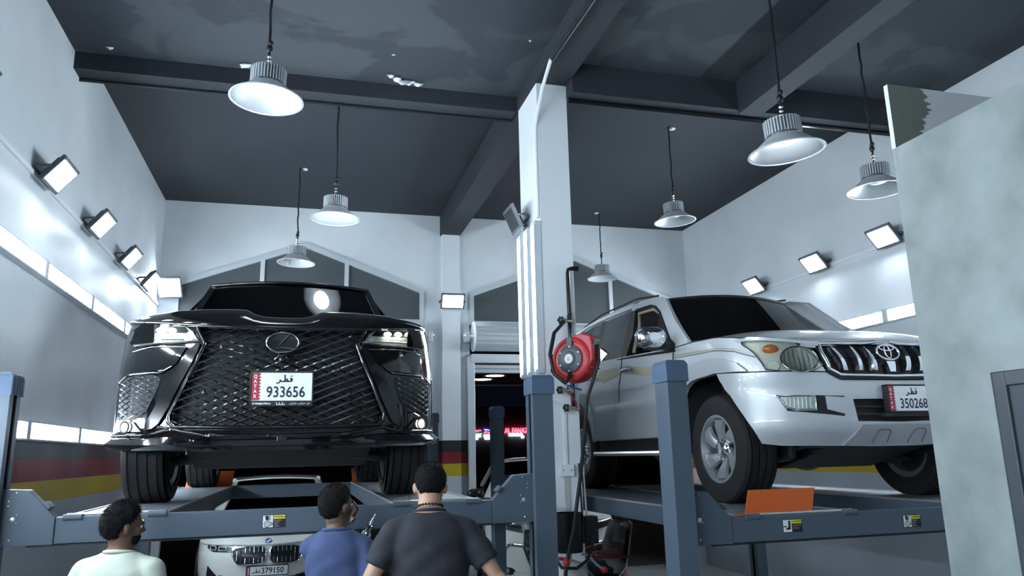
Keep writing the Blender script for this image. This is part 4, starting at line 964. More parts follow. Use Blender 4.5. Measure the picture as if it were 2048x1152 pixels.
# cabin: windscreen, pillars with true window openings, roof
def scr2(u, v):
    c = 1-u*u; hw = .775-.155*v
    return (u*hw, 1.33-.13*c+.63*v+.02*c*v, 1.205+.485*v+.035*c*v)
gpanel('windscreen', [(-.965, .03), (.965, .03), (.965, .965), (-.965, .965)], scr2, (0, -.6, .8), M_carglass, V_, .1, .005)
MB().tube([scr2(-.97+1.94*i/24, .985) for i in range(25)], .014, 6).tube([scr2(-.97+1.94*i/24, .02) for i in range(25)], .014, 6).build('windscreen_seal', M_rub, V_, 60)
def sx2(z): return .905-(z-1.12)*.33
for sg in (-1, 1):
    fs = lambda y, z, sg=sg: (sg*sx2(z), y, z)
    gpanel('front_window_frame', [(1.30, 1.135), (1.36, 1.14), (1.80, 1.545), (1.90, 1.605), (2.02, 1.64), (2.36, 1.665), (2.46, 1.675), (2.46, 1.72), (2.30, 1.745), (1.94, 1.71), (1.74, 1.66), (1.45, 1.42), (1.12, 1.20), (1.12, 1.13)], fs, (sg, 0, .3), M_sil, V_, .1, .03)
    pa = MB(); V = []
    for (yy, zz), v in (((1.10, 1.155), -.03), ((1.28, 1.30), .2), ((1.45, 1.42), .43), ((1.60, 1.55), .66), ((1.74, 1.66), .9), ((1.94, 1.70), 1.02)):
        a_ = Vector(scr2(sg*.96, v)); b_ = Vector(fs(yy, zz)); mid = (a_+b_)/2+Vector((sg*.014, -.016, .010))
        V += [a_, mid, b_+Vector((0, .02, 0)), b_+Vector((-sg*.03, .03, -.02)), a_+Vector((0, .03, -.03))]
    pa.add(V, [(i*5+j, i*5+(j+1) % 5, (i+1)*5+(j+1) % 5, (i+1)*5+j) for i in range(5) for j in range(5)]+[(0, 1, 2, 3, 4), (25, 26, 27, 28, 29)]).build('windscreen_pillar', M_sil, V_, 60)
    gpanel('window_post', [(2.32, 1.19), (2.46, 1.20), (2.47, 1.68), (2.37, 1.67), (2.28, 1.42)], fs, (sg, 0, .3), M_rub, V_, .1, .03)
    gpanel('rear_window_frame', [(2.46, 1.68), (3.02, 1.69), (3.10, 1.69), (3.20, 1.70), (3.85, 1.665), (4.1, 1.30), (4.3, 1.25), (4.45, 1.3), (4.25, 1.62), (4.05, 1.70), (3.75, 1.74), (2.99, 1.77), (2.46, 1.755)], fs, (sg, 0, .3), M_sil, V_, .1, .03)
    gpanel('window_post', [(3.08, 1.23), (3.24, 1.24), (3.22, 1.70), (3.10, 1.70)], fs, (sg, 0, .3), M_rub, V_, .1, .03)
    gpanel('rear_window', [(2.45, 1.20), (3.10, 1.23), (3.11, 1.70), (2.46, 1.70)], fs, (sg, 0, .3), M_privacy, V_, .1, .004)
    gpanel('quarter_window', [(3.22, 1.24), (4.13, 1.28), (3.86, 1.68), (3.2, 1.71)], fs, (sg, 0, .3), M_privacy, V_, .1, .004)
    MB().tube([fs(*q) for q in ((1.33, 1.145), (1.78, 1.54), (1.90, 1.61), (2.02, 1.645), (2.35, 1.665))], .012, 6).tube([fs(*q) for q in ((1.30, 1.14), (1.7, 1.165), (2.3, 1.20), (3.1, 1.235), (4.13, 1.275))], .012, 6).build('window_seal', M_rub, V_, 60)
    MB().tube([fs(*q) for q in ((2.46, 1.70), (3.1, 1.715), (3.6, 1.71), (3.87, 1.68))], .008, 6).build('window_trim', M_chrome, V_, 60)
    MB().tube([tuple(Vector(fs(*q))-Vector((sg*.03, 0, 0))) for q in ((2.22, 1.24), (2.24, 1.5), (2.33, 1.63), (2.0, 1.61), (1.88, 1.56))], .016, 6).build('beige_surround', M_beige, V_, 60)
    # chrome mirror
    V = []; n = 18; prf = [(-.075, .30), (-.07, .75), (-.03, .97), (.02, 1.0), (.055, .9), (.06, .5)]
    for yy, kk in prf:
        for k in range(n):
            a = 2*PI*k/n; ca, sa = math.cos(a), math.sin(a); r = (abs(ca)**3+abs(sa)**3)**(-1/3)
            V.append((sg*(1.085+.125*kk*r*ca), 1.34+yy, 1.245+.085*kk*r*sa))
    MB().add(V, [(i*n+j, i*n+(j+1) % n, (i+1)*n+(j+1) % n, (i+1)*n+j) for i in range(len(prf)-1) for j in range(n)]+[tuple(range(n)), tuple(range((len(prf)-1)*n, len(prf)*n))]).build('side_mirror', M_chrome, V_, 60)
    MB().prism([(1.30, 1.14), (1.50, 1.15), (1.47, 1.27), (1.33, 1.20)], lambda u, v, t: (sg*t, u, v), .86, .90).prism([(1.32, 1.155), (1.42, 1.155), (1.42, 1.19), (1.32, 1.19)], lambda u, v, t: (sg*t, u, v), .90, 1.12).build('mirror_foot', M_rub, V_, 0, .006)
    MB().tube([(sg*.66, 2.0, 1.735), (sg*.685, 2.4, 1.785), (sg*.68, 3.3, 1.80), (sg*.66, 3.9, 1.755)], .009, 8).build('roof_rail', M_rub, V_, 60)
    for y in (.76, 3.46): wheel(V_, sg*.785, y, .37, sg, .375, .26, .232, 'six')
    MB().box(min(sg*.56, sg*.585), max(sg*.56, sg*.585), .36, 1.2, .30, 1.0).build('wheelhouse_wall', M_under, V_, 0)
    MB().prism([(.30, .95), (1.2, .95), (1.2, 1.0), (.30, 1.0)], lambda u, v, t: (sg*t, u+.2, v-.02), .5, .86).build('wheelhouse_liner', M_under, V_, 0)
    MB().prism([(1.18, .44), (1.28, .44), (1.28, 1.0), (1.18, 1.0)], lambda u, v, t: (sg*t, u, v), .5, .90).build('mud_guard', M_under, V_, 0)
    MB().tube([(sg*.35, .9, .30), (sg*.66, .8, .26)], .035, 8).tube([(sg*.33, .6, .32), (sg*.66, .72, .27)], .03, 8).build('control_arm', M_frame, V_)
def roof2(u, v):
    y = 1.97-.11*(1-u*u)*(1-v)+2.25*v; hw = .62+.095*math.sin(min(1, v*2)*PI/2)-.05*max(0, v-.7)
    return (u*hw, y, 1.695+.035*(1-abs(u)**3)+.055*math.sin(min(1, v*1.6)*PI/2)-.09*max(0, v-.6))
gpanel('roof', [(-1, 0), (1, 0), (1, 1), (-1, 1)], roof2, (0, 0, 1), M_sil, V_, .1, .03)
gpanel('tailgate', [(-.86, .55), (.86, .55), (.86, 1.2), (.66, 1.70), (-.66, 1.70), (-.86, 1.2)], lambda x, z: (x, 4.72-max(0, z-1.1)*.75, z), (0, 1, .3), M_sil, V_, .2, .02)
# interior
MB().prism([(1.25, 1.05), (1.42, 1.20), (1.62, 1.215), (1.72, 1.12), (1.72, .8), (1.25, .8)], lambda u, v, t: (t, u, v), -.76, .76).build('dashboard', M_seat, V_, 0, .02)
for sg in (-1, 1):
    MB().obox((sg*.36, 2.28, 1.12), (1, 0, 0), (0, .25, 1), (0, 1, -.25), .24, .34, .07).obox((sg*.36, 2.38, 1.53), (1, 0, 0), (0, .2, 1), (0, 1, -.2), .13, .09, .045).obox((sg*.36, 2.0, .82), (1, 0, 0), (0, 1, .1), (0, 0, 1), .25, .28, .08).build('seat', M_seat, V_, 0, .03)
MB().obox((0, 3.2, 1.10), (1, 0, 0), (0, .25, 1), (0, 1, -.25), .66, .34, .07).box(-.8, .8, 1.2, 4.5, .70, .75).build('rear_bench', M_seat, V_, 0, .03)
stw = MB().tube([(.36+.185*math.cos(a*PI/16), 1.72-.07*math.sin(a*PI/16), 1.20+.17*math.sin(a*PI/16)) for a in range(33)], .016, 8)
stw.tube([(.18, 1.72, 1.20), (.36, 1.70, 1.19), (.54, 1.72, 1.20)], .02, 6).tube([(.36, 1.70, 1.19), (.36, 1.78, 1.05)], .02, 6).build('steering_wheel', M_frame, V_, 60)
MB().obox((0, 1.88, 1.60), (1, 0, 0), (0, 1, 0), (0, 0, 1), .11, .015, .035).tube([(0, 1.9, 1.62), (0, 1.95, 1.70)], .01, 6).build('rear_view_mirror', M_rub, V_, 30)
# underside
MB().prism([(.10, .40), (.35, .33), (.80, .22), (1.2, .24), (1.35, .34), (4.5, .38), (4.5, .5), (.6, .55), (.1, .45)], lambda u, v, t: (t, u, v), -.40, .40).build('undertray', M_under, V_, 0, .01)
for x_ in (-.52, .40): MB().box(x_, x_+.12, .15, 4.5, .36, .50).build('chassis_rail', M_frame, V_, 0, .01)
MB().cyl((-.68, 3.46, .36), (.68, 3.46, .36), .045, 10).ball((.05, 3.46, .35), .14, .12, .13).build('rear_axle', M_frame, V_)
MB().cyl((-.62, .82, .33), (.62, .82, .33), .03, 10).ball((-.15, .82, .31), .13, .15, .11).tube([(-.5, .55, .36), (-.2, .42, .37), (.2, .42, .37), (.5, .55, .36)], .02, 8).build('front_axle', M_frame, V_)
# ================================================================== WHITE CARS IN THE DOORWAYS
M_wht = mat('white_car_paint', (.72, .73, .70), .22, coat=.8)
M_cardark = mat('car_dark_trim', (.014, .015, .017), .3)
def white_car(label, loc, kind, rz=0):
    t = thing('white_car', label, 'car', loc, rz)
    suv = kind == 'suv'; hz = .18 if suv else 0
    pf = lerp_tab([(.2, .05), (.35, 0), (.6, .0), (.75+hz*.5, .06), (.95+hz, .22)]); wsx = lerp_tab([(.2, .96), (.45, 1), (.8, .985), (1.05+hz, .93)])
    w = Wrap(.87 if suv else .88, 4.8, .85, 2.5, .5, 4, pf, lambda z, y: wsx(z)); d = w.s_at_y(.85); a1, a2 = d+.05, d+2.9; R = .36+hz*.15
    body = [(0, .26), (0, .72+hz), (.4, .725+hz), (.8, .76+hz), (d, .86+hz), (d+1.2, .95+hz), (d+3.2, 1.0+hz), (w.S, 1.0+hz), (w.S, .3), (a2+R+.05, .26)]+arch_pts(a2, R, R+.05, .26)[::-1]+arch_pts(a1, R, R+.05, .26)[::-1]+[(.7, .22)]
    cpair('body_shell', w, body, M_wht, t, 0, (.08, .07), .01)
    def hd(x, k):
        s = w.s_at_x(max(-.85, min(.85, x))); y0 = w.P(s, .74+hz)[1]-.01; tt = (1.45-y0)*k
        return (x, y0+tt, .735+hz+.03*abs(x)+.20*(1-math.exp(-tt/.55))*(1-.25*(x/.85)**2)+.025*math.exp(-((abs(x)-.45)/.08)**2)*min(1, tt*4))
    V, F = shell([(-.83, 0), (.83, 0), (.83, 1), (-.83, 1)], hd, lambda a, b: tuple(Vector(hd(a, b))-Vector((0, 0, .015))), (.083, .1)); MB().add(V, F).build('hood', M_wht, t, 60)
    zt = 1.50+hz
    sc = lambda u, v: (u*(.74-.17*v), 1.35-.12*(1-u*u)+.85*v, .97+hz+(zt-.06-.97-hz)*v+.03*(1-u*u)*v)
    gpanel('windscreen', [(-.95, .02), (.95, .02), (.95, .97), (-.95, .97)], sc, (0, -.5, .8), M_privacy, t, .1, .005)
    rf = lambda u, v: (u*(.57+.03*math.sin(v*PI)), 2.20-.1*(1-u*u)*(1-v)+1.9*v, zt-.055+.03*(1-u*u)+.04*math.sin(v*PI)-.10*v*v)
    gpanel('roof', [(-1, 0), (1, 0), (1, 1), (-1, 1)], rf, (0, 0, 1), M_wht, t, .1, .02)
    sx = lambda z: .86-(z-.95-hz)*.52
    for sg in (-1, 1):
        fs = lambda y, z, sg=sg: (sg*sx(z), y, z)
        gpanel('side_window', [(1.7, 1.0+hz), (2.3, zt-.10), (3.9, zt-.14), (4.3, 1.05+hz)], fs, (sg, 0, .3), M_privacy, t, .2, .005)
        pl = MB(); V = []
        for i in range(7):
            v = i/6; p = Vector(sc(sg*.93, v)); q = Vector((sg*sx(p.z), p.y+.14, p.z)); V += [p, (p+q)/2+Vector((sg*.01, -.02, .01)), q, q-Vector((sg*.04, -.02, .02)), p+Vector((0, .03, -.03))]
        pl.add(V, [(i*5+j, i*5+(j+1) % 5, (i+1)*5+(j+1) % 5, (i+1)*5+j) for i in range(6) for j in range(5)]+[(0, 1, 2, 3, 4), (30, 31, 32, 33, 34)]).build('windscreen_pillar', M_wht, t, 60)
        MB().tube([fs(2.25, zt-.06), fs(3.0, zt-.05), fs(3.9, zt-.10), fs(4.5, 1.02+hz)], .035, 6).build('roof_rail', M_wht, t, 60)
        for yy in (.90, 3.75): wheel(t, sg*.77, yy, R, sg, R, .24, R*.68, 'multi')
        ml = MB().ball((sg*.98, 1.62, 1.02+hz), .10, .06, .07); ml.box(min(sg*.80, sg*.95), max(sg*.80, sg*.95), 1.60, 1.66, .97+hz, 1.0+hz); ml.build('side_mirror', M_cardark if suv else M_wht, t, 60)
        M2 = lambda pl_: [(sg*a, b) for a, b in pl_][::sg]
        if not suv:
            h = cpanel('headlamp', w, M2([(.42, .655), (.70, .66), (.80, .70), (.79, .76), (.66, .745), (.44, .705)]), M_cardark, t, .006, .05, .008)
            ctube('lamp_signature', w, M2([(.50, .67), (.60, .67), (.60, .715), (.50, .705)]), .006, M_lampbody, h, .014, 6, 2, True); ctube('lamp_signature', w, M2([(.64, .675), (.73, .68), (.74, .73), (.65, .72)]), .006, M_lampbody, h, .014, 6, 2, True)
            k = smooth_poly([(.025, .69), (.10, .715), (.34, .705), (.43, .66), (.37, .535), (.28, .51), (.06, .515), (.022, .55)], 1)
            g = cpanel('kidney_grille', w, M2(k), M_cardark, t, .008, .04, .01); ctube('grille_ring', w, M2(k), .010, M_chrome, g, .014, 6, 2, True)
            for j in range(7):
                s0 = .065+.05*j; zt_ = .70 if j < 5 else .69-.012*(j-4); MB().tube([w.P(sg*s0, zt_, .016), w.P(sg*(s0-.004), .53 if j < 6 else .56, .016)], .0085, 6).build('grille_bar', M_chrome, g, 60)
            cpanel('corner_intake', w, M2([(.62, .40), (.76, .50), (.80, .30), (.66, .26)]), M_cardark, t, .006, .06, .008)
        else:
            h = cpanel('headlamp', w, M2([(.42, .80), (.80, .86), (.84, .93), (.45, .90)]), M_cardark, t, .006, .05, .008); ctube('lamp_signature', w, M2([(.44, .885), (.80, .915)]), .010, M_chrome, h, .014)
            ctube('chrome_boomerang', w, M2([(.40, .66), (.58, .67), (.66, .64), (.70, .44)]), .022, M_chrome, t, .01)
            f = cpanel('fog_lamp', w, M2(smooth_poly([(.52, .40), (.70, .42), (.74, .34), (.56, .32)], 1)), M_cardark, t, .008, .04, .01)
            MB().ball(w.P(sg*.63, .37, .01), .03).build('fog_lens', M_lampbody, f, 60)
    if not suv:
        cpanel('lower_intake', w, [(-.45, .36), (.45, .36), (.40, .25), (-.40, .25)], M_cardark, t, .006, .06, .008)
        for sg in (-1, 1): cpanel('air_slot', w, [(sg*a, b) for a, b in [(.33, .37), (.58, .40), (.56, .33), (.36, .33)]][::sg], M_cardark, t, .010, .06, .012)
        c = Vector(hd(0, .05))+Vector((0, -.012, .0)); e = MB().lathe([(.041, 0), (.041, .006), (.0001, .008)], 24, lambda x, y, z: c+Vector((x, -z*.6+y*.75, y*.66+z))).build('hood_badge', mat('badge_blue', (.02, .05, .25), .3), t, 40)
        bq = MB()
        for a0 in (0, PI): bq.prism([(0, 0)]+[(.026*math.cos(a0+a*PI/12), .026*math.sin(a0+a*PI/12)) for a in range(7)], lambda u, v, z: c+Vector((u, -z*.6+v*.75, v*.66+z)), .008, .0095)
        bq.build('badge_quarters', M_plate, e, 0)
        MB().tube([c+Vector((.040*math.cos(a*PI/12), .75*.040*math.sin(a*PI/12)-.005, .66*.040*math.sin(a*PI/12)+.008)) for a in range(25)], .004, 6).build('badge_ring', M_chrome, e, 60)
        y = w.P(0, .44)[1]-.02; pz = lambda u, v, tt: (u-.0, y-tt, .44+v)
        p = MB().prism([(-.235, -.05), (.235, -.05), (.235, .05), (-.235, .05)], pz, -.02, 0).build('number_plate', M_plate, t, 0)
        fr = MB()
        for a in ((-.243, -.058, .243, -.05), (-.243, .05, .243, .058), (-.243, -.058, -.235, .058), (.235, -.058, .243, .058)): fr.prism([(a[0], a[1]), (a[2], a[1]), (a[2], a[3]), (a[0], a[3])], pz, -.02, .003)
        fr.build('plate_frame', M_cardark, p, 0)
        MB().prism([(-.235, -.05), (-.195, -.05), (-.195, .05), (-.235, .05)], pz, 0, .001).build('flag_strip', M_maroon, p, 0)
        tx = MB(); stroke(tx, [(-.215, -.04), (-.215, .04)], .008, pz, .0015); tx.build('lettering', M_plate, p, 0)
        a = MB()
        for st in QATAR_AR: stroke(a, [(-.175+x*.095, -.03+yy*.095) for x, yy in st], .008, pz, .0015)
        a.build('lettering', M_ink, p, 0); put_text('lettering', '379150', .092, M_ink, p, lambda x, yy, z: pz(.06+x, -.004+yy, .0015), bold=.0015, xs=.95)
    else:
        g = cpanel('grille_backing', w, [(-.40, .84), (.40, .84), (.42, .62), (.34, .42), (-.34, .42), (-.42, .62)], M_cardark, t, .006, .06, .008)
        m = MB(); gp_ = [(-.40, .84), (.40, .84), (.42, .62), (.34, .42), (-.34, .42), (-.42, .62)]
        for dd in (-1, 1):
            for k in range(-12, 13):
                run = []
                for i in range(81):
                    s = -.44+.88*i/80; z = .63+dd*s*.9+k*.075
                    if inside((s, z), gp_): run.append((s, z))
                if len(run) > 3: m.tube([w.P(a, b, .014) for a, b in run[::4]+[run[-1]]], .006, 4)
        m.build('grille_mesh', mat('mesh_grey', (.10, .105, .11), .3, .6), g, 0)['kind'] = 'stuff'
        cpanel('skid_panel', w, [(-.55, .36), (.55, .36), (.5, .28), (-.5, .28)], M_wht, t, .02, .06, .02)
        cpanel('lower_intake', w, [(-.75, .28), (.75, .28), (.7, .235), (-.7, .235)], M_cardark, t, .010, .08, .01)
    MB().box(-.70, .70, .3, 4.5, .17, .27).build('underbody', M_under, t, 0)
    MB().box(-.7, .7, 1.4, 4.2, .6, .9+hz).build('cabin_interior', M_cardark, t, 0)
    return t
white_car('white saloon with twin kidney grilles under the black SUV', (-.365, 10.0, 0), 'saloon')
white_car('white SUV with a black mesh grille behind the lift posts', (2.97, 8.95, 0), 'suv', math.radians(-12))
# ================================================================== NIGHT STREET OUTSIDE
M_asph = mat('asphalt', (.035, .036, .04), .8, noise=.3, nscale=3)
M_night = mat('night_facade', (.035, .04, .055), .7)
bs('ground', M_asph, (-30, 60, YB+.3, 80, -.15, -.001))
bs('ceiling_canopy', mat('canopy_grey', (.03, .033, .04), .7), (-4, 14, YB+.2, 20.5, 3.62, 3.80))
bs('trim_canopy', M_alu, (-4, 14, 20.5, 20.55, 3.60, 3.66))
for i, (x, y) in enumerate(((4.49, 18.0), (4.40, 18.95))):
    t = thing('downlight', ['round lit downlight under the outside canopy, nearer the shutter', 'round lit downlight under the outside canopy, farther from the shutter'][i], 'ceiling lamp', (x, y, 3.62), 0, 'canopy downlights')
    MB().lathe([(.20, -.01), (.30, -.01), (.30, 0), (.20, 0)], 32, close=True).build('rim', M_alu, t, 40)
    MB().lathe([(.0001, -.012), (.22, -.012), (.22, -.002), (.0001, -.002)], 32).build('disc', emat('downlight_on', (1, .97, .92), 14), t, 40)
sh = thing('shop_row', 'dark row of shops across the street with neon signs', 'building', (10, 40, 0))
MB().box(-24, 24, 0, 5, 0, 4.2).build('facade', M_night, sh, 0)
E_red = emat('neon_red', (1, .03, .05), 7); E_grn = emat('neon_green', (.05, .9, .2), 3); E_blu = emat('neon_blue', (.08, .08, 1), 6); E_wht = emat('shop_white', (.95, .95, 1), 5)
def PX(X30, z30, Y=40): return (X30*Y/30-10, 1.75+(z30-1.75)*Y/30)
put_text('sign_lettering', 'AL FANAZ TRADING', .36, E_red, sh, lambda x, y, z: (PX(7.93, 2.62)[0]-.12+x, -.06-z, PX(7.93, 2.62)[1]+y), .03, .012, .78, 'LEFT')
random.seed(5)
def squiggle(x0, x1, z, h, m):       # lettering too far away to read
    b = MB(); x = x0
    while x < x1:
        l = random.uniform(.10, .22); pts = [(x+l*k/4, z+random.uniform(-.4, .5)*h*(1 if k % 2 else .4)) for k in range(5)]
        stroke(b, pts, h*.38, lambda u, v, t: (u, -.08, v)); x += l*.9
    b.build('sign_lettering', m, sh, 0)
for a, b, z, h, m in ((6.20, 6.83, 2.64, .16, E_red), (6.20, 6.83, 2.52, .12, E_grn), (6.98, 7.42, 2.67, .13, E_blu), (6.98, 7.42, 2.57, .12, E_red)):
    squiggle(PX(a, z)[0], PX(b, z)[0], PX(a, z)[1], h, m)
for a, b, z, h in ((6.24, 6.86, 2.435, .07), (6.24, 6.52, 2.33, .06), (6.60, 6.74, 2.34, .07), (6.96, 7.42, 2.43, .08), (7.0, 7.28, 2.34, .06), (8.0, 8.6, 2.46, .07), (8.52, 8.66, 2.37, .07)):
    MB().box(PX(a, z)[0], PX(b, z)[0], -.10, -.02, PX(a, z)[1]-h, PX(a, z)[1]+h).build('shop_window_light', E_wht, sh, 0, .05)
# ================================================================== PEOPLE
def fuse(mb, voxel, sm=4):
    me = bpy.data.meshes.new('tmp'); me.from_pydata(mb.v, [], mb.f)
    bm = bmesh.new(); bm.from_mesh(me); bmesh.ops.recalc_face_normals(bm, faces=bm.faces); bm.to_mesh(me); bm.free()
    o = bpy.data.objects.new('tmp', me); C.objects.link(o)
    r = o.modifiers.new('r', 'REMESH'); r.mode = 'VOXEL'; r.voxel_size = voxel
    s = o.modifiers.new('s', 'SMOOTH'); s.iterations = sm; s.factor = .5
    dg = bpy.context.evaluated_depsgraph_get(); res = bpy.data.meshes.new_from_object(o.evaluated_get(dg))
    bpy.data.objects.remove(o); bpy.data.meshes.remove(me)
    return res
def loft(mb, rings, n=20):       # rings: (cx,cy,z,rx,ry)
    V = []
    for cx, cy, z, rx, ry in rings:
        for k in range(n): a = 2*PI*k/n; V.append((cx+rx*math.copysign(abs(math.cos(a))**.85, math.cos(a)), cy+ry*math.copysign(abs(math.sin(a))**.85, math.sin(a)), z))
    m = len(rings)
    mb.add(V, [(i*n+k, i*n+(k+1) % n, (i+1)*n+(k+1) % n, (i+1)*n+k) for i in range(m-1) for k in range(n)]+[tuple(range(n))[::-1], tuple(range((m-1)*n, m*n))])
TORSO = [(0, 0, .88, .150, .105), (0, -.005, .96, .168, .118), (0, 0, 1.06, .152, .108), (0, 0, 1.18, .162, .114), (0, -.005, 1.29, .178, .120), (0, -.01, 1.36, .166, .108), (0, -.012, 1.415, .118, .085), (0, -.012, 1.465, .075, .062)]
def person(label, loc, rz, H, skin, hairm, shirtm, pantm, head=(0, 0, 0), aL=None, aR=None, lean=0, beard=False, hair_th=.014, seated=False, hands=(0, 0), sleeve=.62, top_hair=0, bw=1.0, grip=None):
    k = H/1.74
    t = thing('person', label, 'person', loc, rz)
    def fin(me): me.transform(Matrix.Scale(k, 4)); return me
    hip = Vector((0, 0, .95 if not seated else .52)); dz = 0 if not seated else -.43
    Rl = Matrix.Rotation(-lean, 3, 'X')
    U = lambda p: hip+Rl@(Vector(p)+Vector((0, 0, dz))-hip)
    def um(mb_):
        mb_.v = [tuple(U(p)) for p in mb_.v]; return mb_
    neck = U((0, -.012, 1.475))
    MH = Matrix.Translation(neck) @ (Matrix.Rotation(head[0], 4, 'Z') @ Matrix.Rotation(-head[1], 4, 'X') @ Matrix.Rotation(head[2], 4, 'Y'))
    def hm(mb_): mb_.v = [tuple(MH @ Vector(p)) for p in mb_.v]; return mb_
    # ---- one continuous body
    b = MB(); tb = MB(); loft(tb, [(x, y, z, rx*bw, ry*bw) for x, y, z, rx, ry in TORSO]); um(tb); b.add(tb.v, tb.f)
    hb = MB(); hb.ball((0, -.010, .128), .074, .094, .096, 24, 16); hb.ball((0, .022, .085), .060, .070, .078, 20, 14); hb.ball((0, .062, .028), .030, .026, .024); hb.ball((0, .030, .035), .050, .045, .030)
    hb.tube([(0, .080, .118), (0, .098, .098), (0, .106, .080)], [.010, .012, .016], 10); hb.ball((0, .072, .130), .050, .020, .012); hb.ball((0, .083, .052), .024, .012, .006); hb.ball((0, .081, .041), .021, .011, .007)
    for s in (-1, 1):
        hb.ball((s*.078, -.006, .096), .010, .020, .032, 12, 10); hb.ball((s*.084, -.014, .100), .008, .014, .024, 12, 10); hb.ball((s*.048, .055, .085), .018, .02, .018)
    hm(hb); b.add(hb.v, hb.f)
    b.tube([U((0, -.02, 1.40)), neck+Vector((0, 0, .02)), MH @ Vector((0, -.018, .06))], [.066, .060, .057], 16)
    arms = []
    for s, J in ((-1, aL), (1, aR)):
        sh = U((s*.178*bw, -.012, 1.360)); el, wr = Vector(J[0]), Vector(J[1]); arms.append((s, sh, el, wr))
        b.tube([U((s*.10, -.012, 1.40)), sh, sh.lerp(el, .5), el, el.lerp(wr, .35), wr], [.050*bw, .056*bw, .047*bw, .040*bw, .039*bw, .027], 14)
        b.ball(tuple(sh), .060*bw, .056*bw, .058*bw, 14, 10); b.ball(tuple(el), .041*bw)
        # hand: palm, four fingers, thumb
        d = (wr-el).normalized(); up = Vector((0, 0, 1)); side = d.cross(up)
        side = side.normalized() if side.length > .1 else Vector((1, 0, 0)); nrm = side.cross(d).normalized()
        if hands[0 if s < 0 else 1] == 1: side, nrm = nrm, -side
        if grip and s > 0:        # right hand closed around a cylinder whose axis is grip
            ga = Vector(grip); ga = (ga-d*ga.dot(d)).normalized(); side, nrm = -ga, -(ga.cross(d))
        pc = wr+d*.045; b.obox(pc, d, side, nrm, .045, .038, .012); b.ball(tuple(wr), .028)
        for j, (off, ln) in enumerate(((-.030, .062), (-.010, .075), (.011, .078), (.031, .068))):
            p0 = wr+d*.075+side*off; p1 = wr+d*(.09+ln*.4)+side*off*1.08-nrm*.006; p2 = p1+(d*.75-nrm*.65).normalized()*ln*.38; p3 = p2+(d*.2-nrm*.95).normalized()*ln*.28
            if grip and s > 0: p1, p2, p3 = [wr+d*q_+side*off-nrm*r_ for q_, r_ in ((.110, .008), (.122, .036), (.104, .060))]
            b.tube([p0, p1, p2, p3], [.0098, .0092, .0088, .0078], 8)
        ts = -s if hands[0 if s < 0 else 1] == 0 else 1
        q0 = wr+d*.022-side*ts*s*-.030; q1 = q0+(d*.6+side*(-.7)).normalized()*.035-nrm*.012; b.tube([wr+d*.02-side*.022, wr+d*.045-side*.048-nrm*.008, wr+d*.078-side*.056-nrm*.022] if not (grip and s > 0) else [wr+d*.02-side*.02, wr+d*.042-side*.046-nrm*.034, wr+d*.082-side*.05-nrm*.067], [.014, .012, .009], 8)
    legs = []
    for s in (-1, 1):
        if seated: hp, kn, an = Vector((s*.095, .02, .50)), Vector((s*.13, .45, .50)), Vector((s*.13, .55, .09))
        else: hp, kn, an = Vector((s*.092, 0, .90)), Vector((s*.10, .015, .50)), Vector((s*.105, -.01, .09))
        legs.append((hp, kn, an)); b.tube([hp, hp.lerp(kn, .4), kn, kn.lerp(an, .35), an], [.085, .078, .055, .056, .038], 14); b.ball(tuple(kn), .054)
        b.tube([an+Vector((0, -.02, -.03)), an+Vector((0, .08, -.045)), an+Vector((0, .15, -.06))], [.04, .036, .026], 10)
    body = link('body', fin(fuse(b, .0075, 5)), skin, t, 180)
    # ---- shirt
    c = MB(); tt = MB(); n0 = 1 if not seated else 0
    loft(tt, [(x, y, z, rx*bw+.020+(.012 if z < 1.2 else 0), ry*bw+.020+(.010 if z < 1.2 else 0)) for x, y, z, rx, ry in TORSO[n0 if not seated else 0:-1]]+[(0, -.012, 1.452, .092, .076)]); um(tt); c.add(tt.v, tt.f)
    for s, sh, el, wr in arms:
        e = sh.lerp(el, sleeve) if sleeve <= 1 else el.lerp(wr, sleeve-1)
        pts = [U((s*.08, -.012, 1.385)), sh, sh.lerp(el, .35), e] if sleeve <= 1 else [U((s*.08, -.012, 1.385)), sh, sh.lerp(el, .5), el, e]
        c.tube(pts, ([.062, .073*bw, .070*bw, .070*bw] if sleeve <= 1 else [.062, .072, .062, .056, .046]), 16); c.ball(tuple(sh), .074*bw, .070*bw, .070*bw, 14, 10)
    sm = fuse(c, .011, 6)
    for v in sm.vertices:
        p = v.co; w_ = .0035*math.sin(p.x*26+p.z*34+1.3*math.sin(p.z*11))+.003*math.sin(p.z*47-p.x*31+p.y*20)*(1 if p.z < 1.32+dz else .35); v.co = p+v.normal*w_
    link('shirt', fin(sm), shirtm, t, 180)
    nk = MB(); nk.tube([U((.080*math.cos(a*PI/14), -.012+.066*math.sin(a*PI/14), 1.452-.010*math.sin(a*PI/14))) for a in range(29)], .009, 8); o = nk.build('collar', shirtm, t, 180); fin(o.data)
    # ---- trousers and shoes
    c = MB(); tb = MB(); loft(tb, [(0, 0, .86, .165, .122), (0, -.005, .95, .178, .130), (0, 0, 1.02, .168, .122)]); um(tb); c.add(tb.v, tb.f)
    for hp, kn, an in legs: c.tube([hp+Vector((0, 0, .03)), hp, hp.lerp(kn, .4), kn, kn.lerp(an, .4), an+Vector((0, 0, .01))], [.09, .100, .092, .072, .068, .058], 16); c.ball(tuple(kn), .072)
    link('trousers', fin(fuse(c, .013, 5)), pantm, t, 180)
    for hp, kn, an in legs:
        c = MB(); c.tube([an+Vector((0, -.05, -.045)), an+Vector((0, .0, -.045)), an+Vector((0, .09, -.052)), an+Vector((0, .175, -.062))], [.040, .046, .043, .030], 12)
        c.box(an.x-.045, an.x+.045, an.y-.09, an.y+.20, 0, .03); o = link('shoe', fin(fuse(c, .010, 3)), M_dark, t, 180)
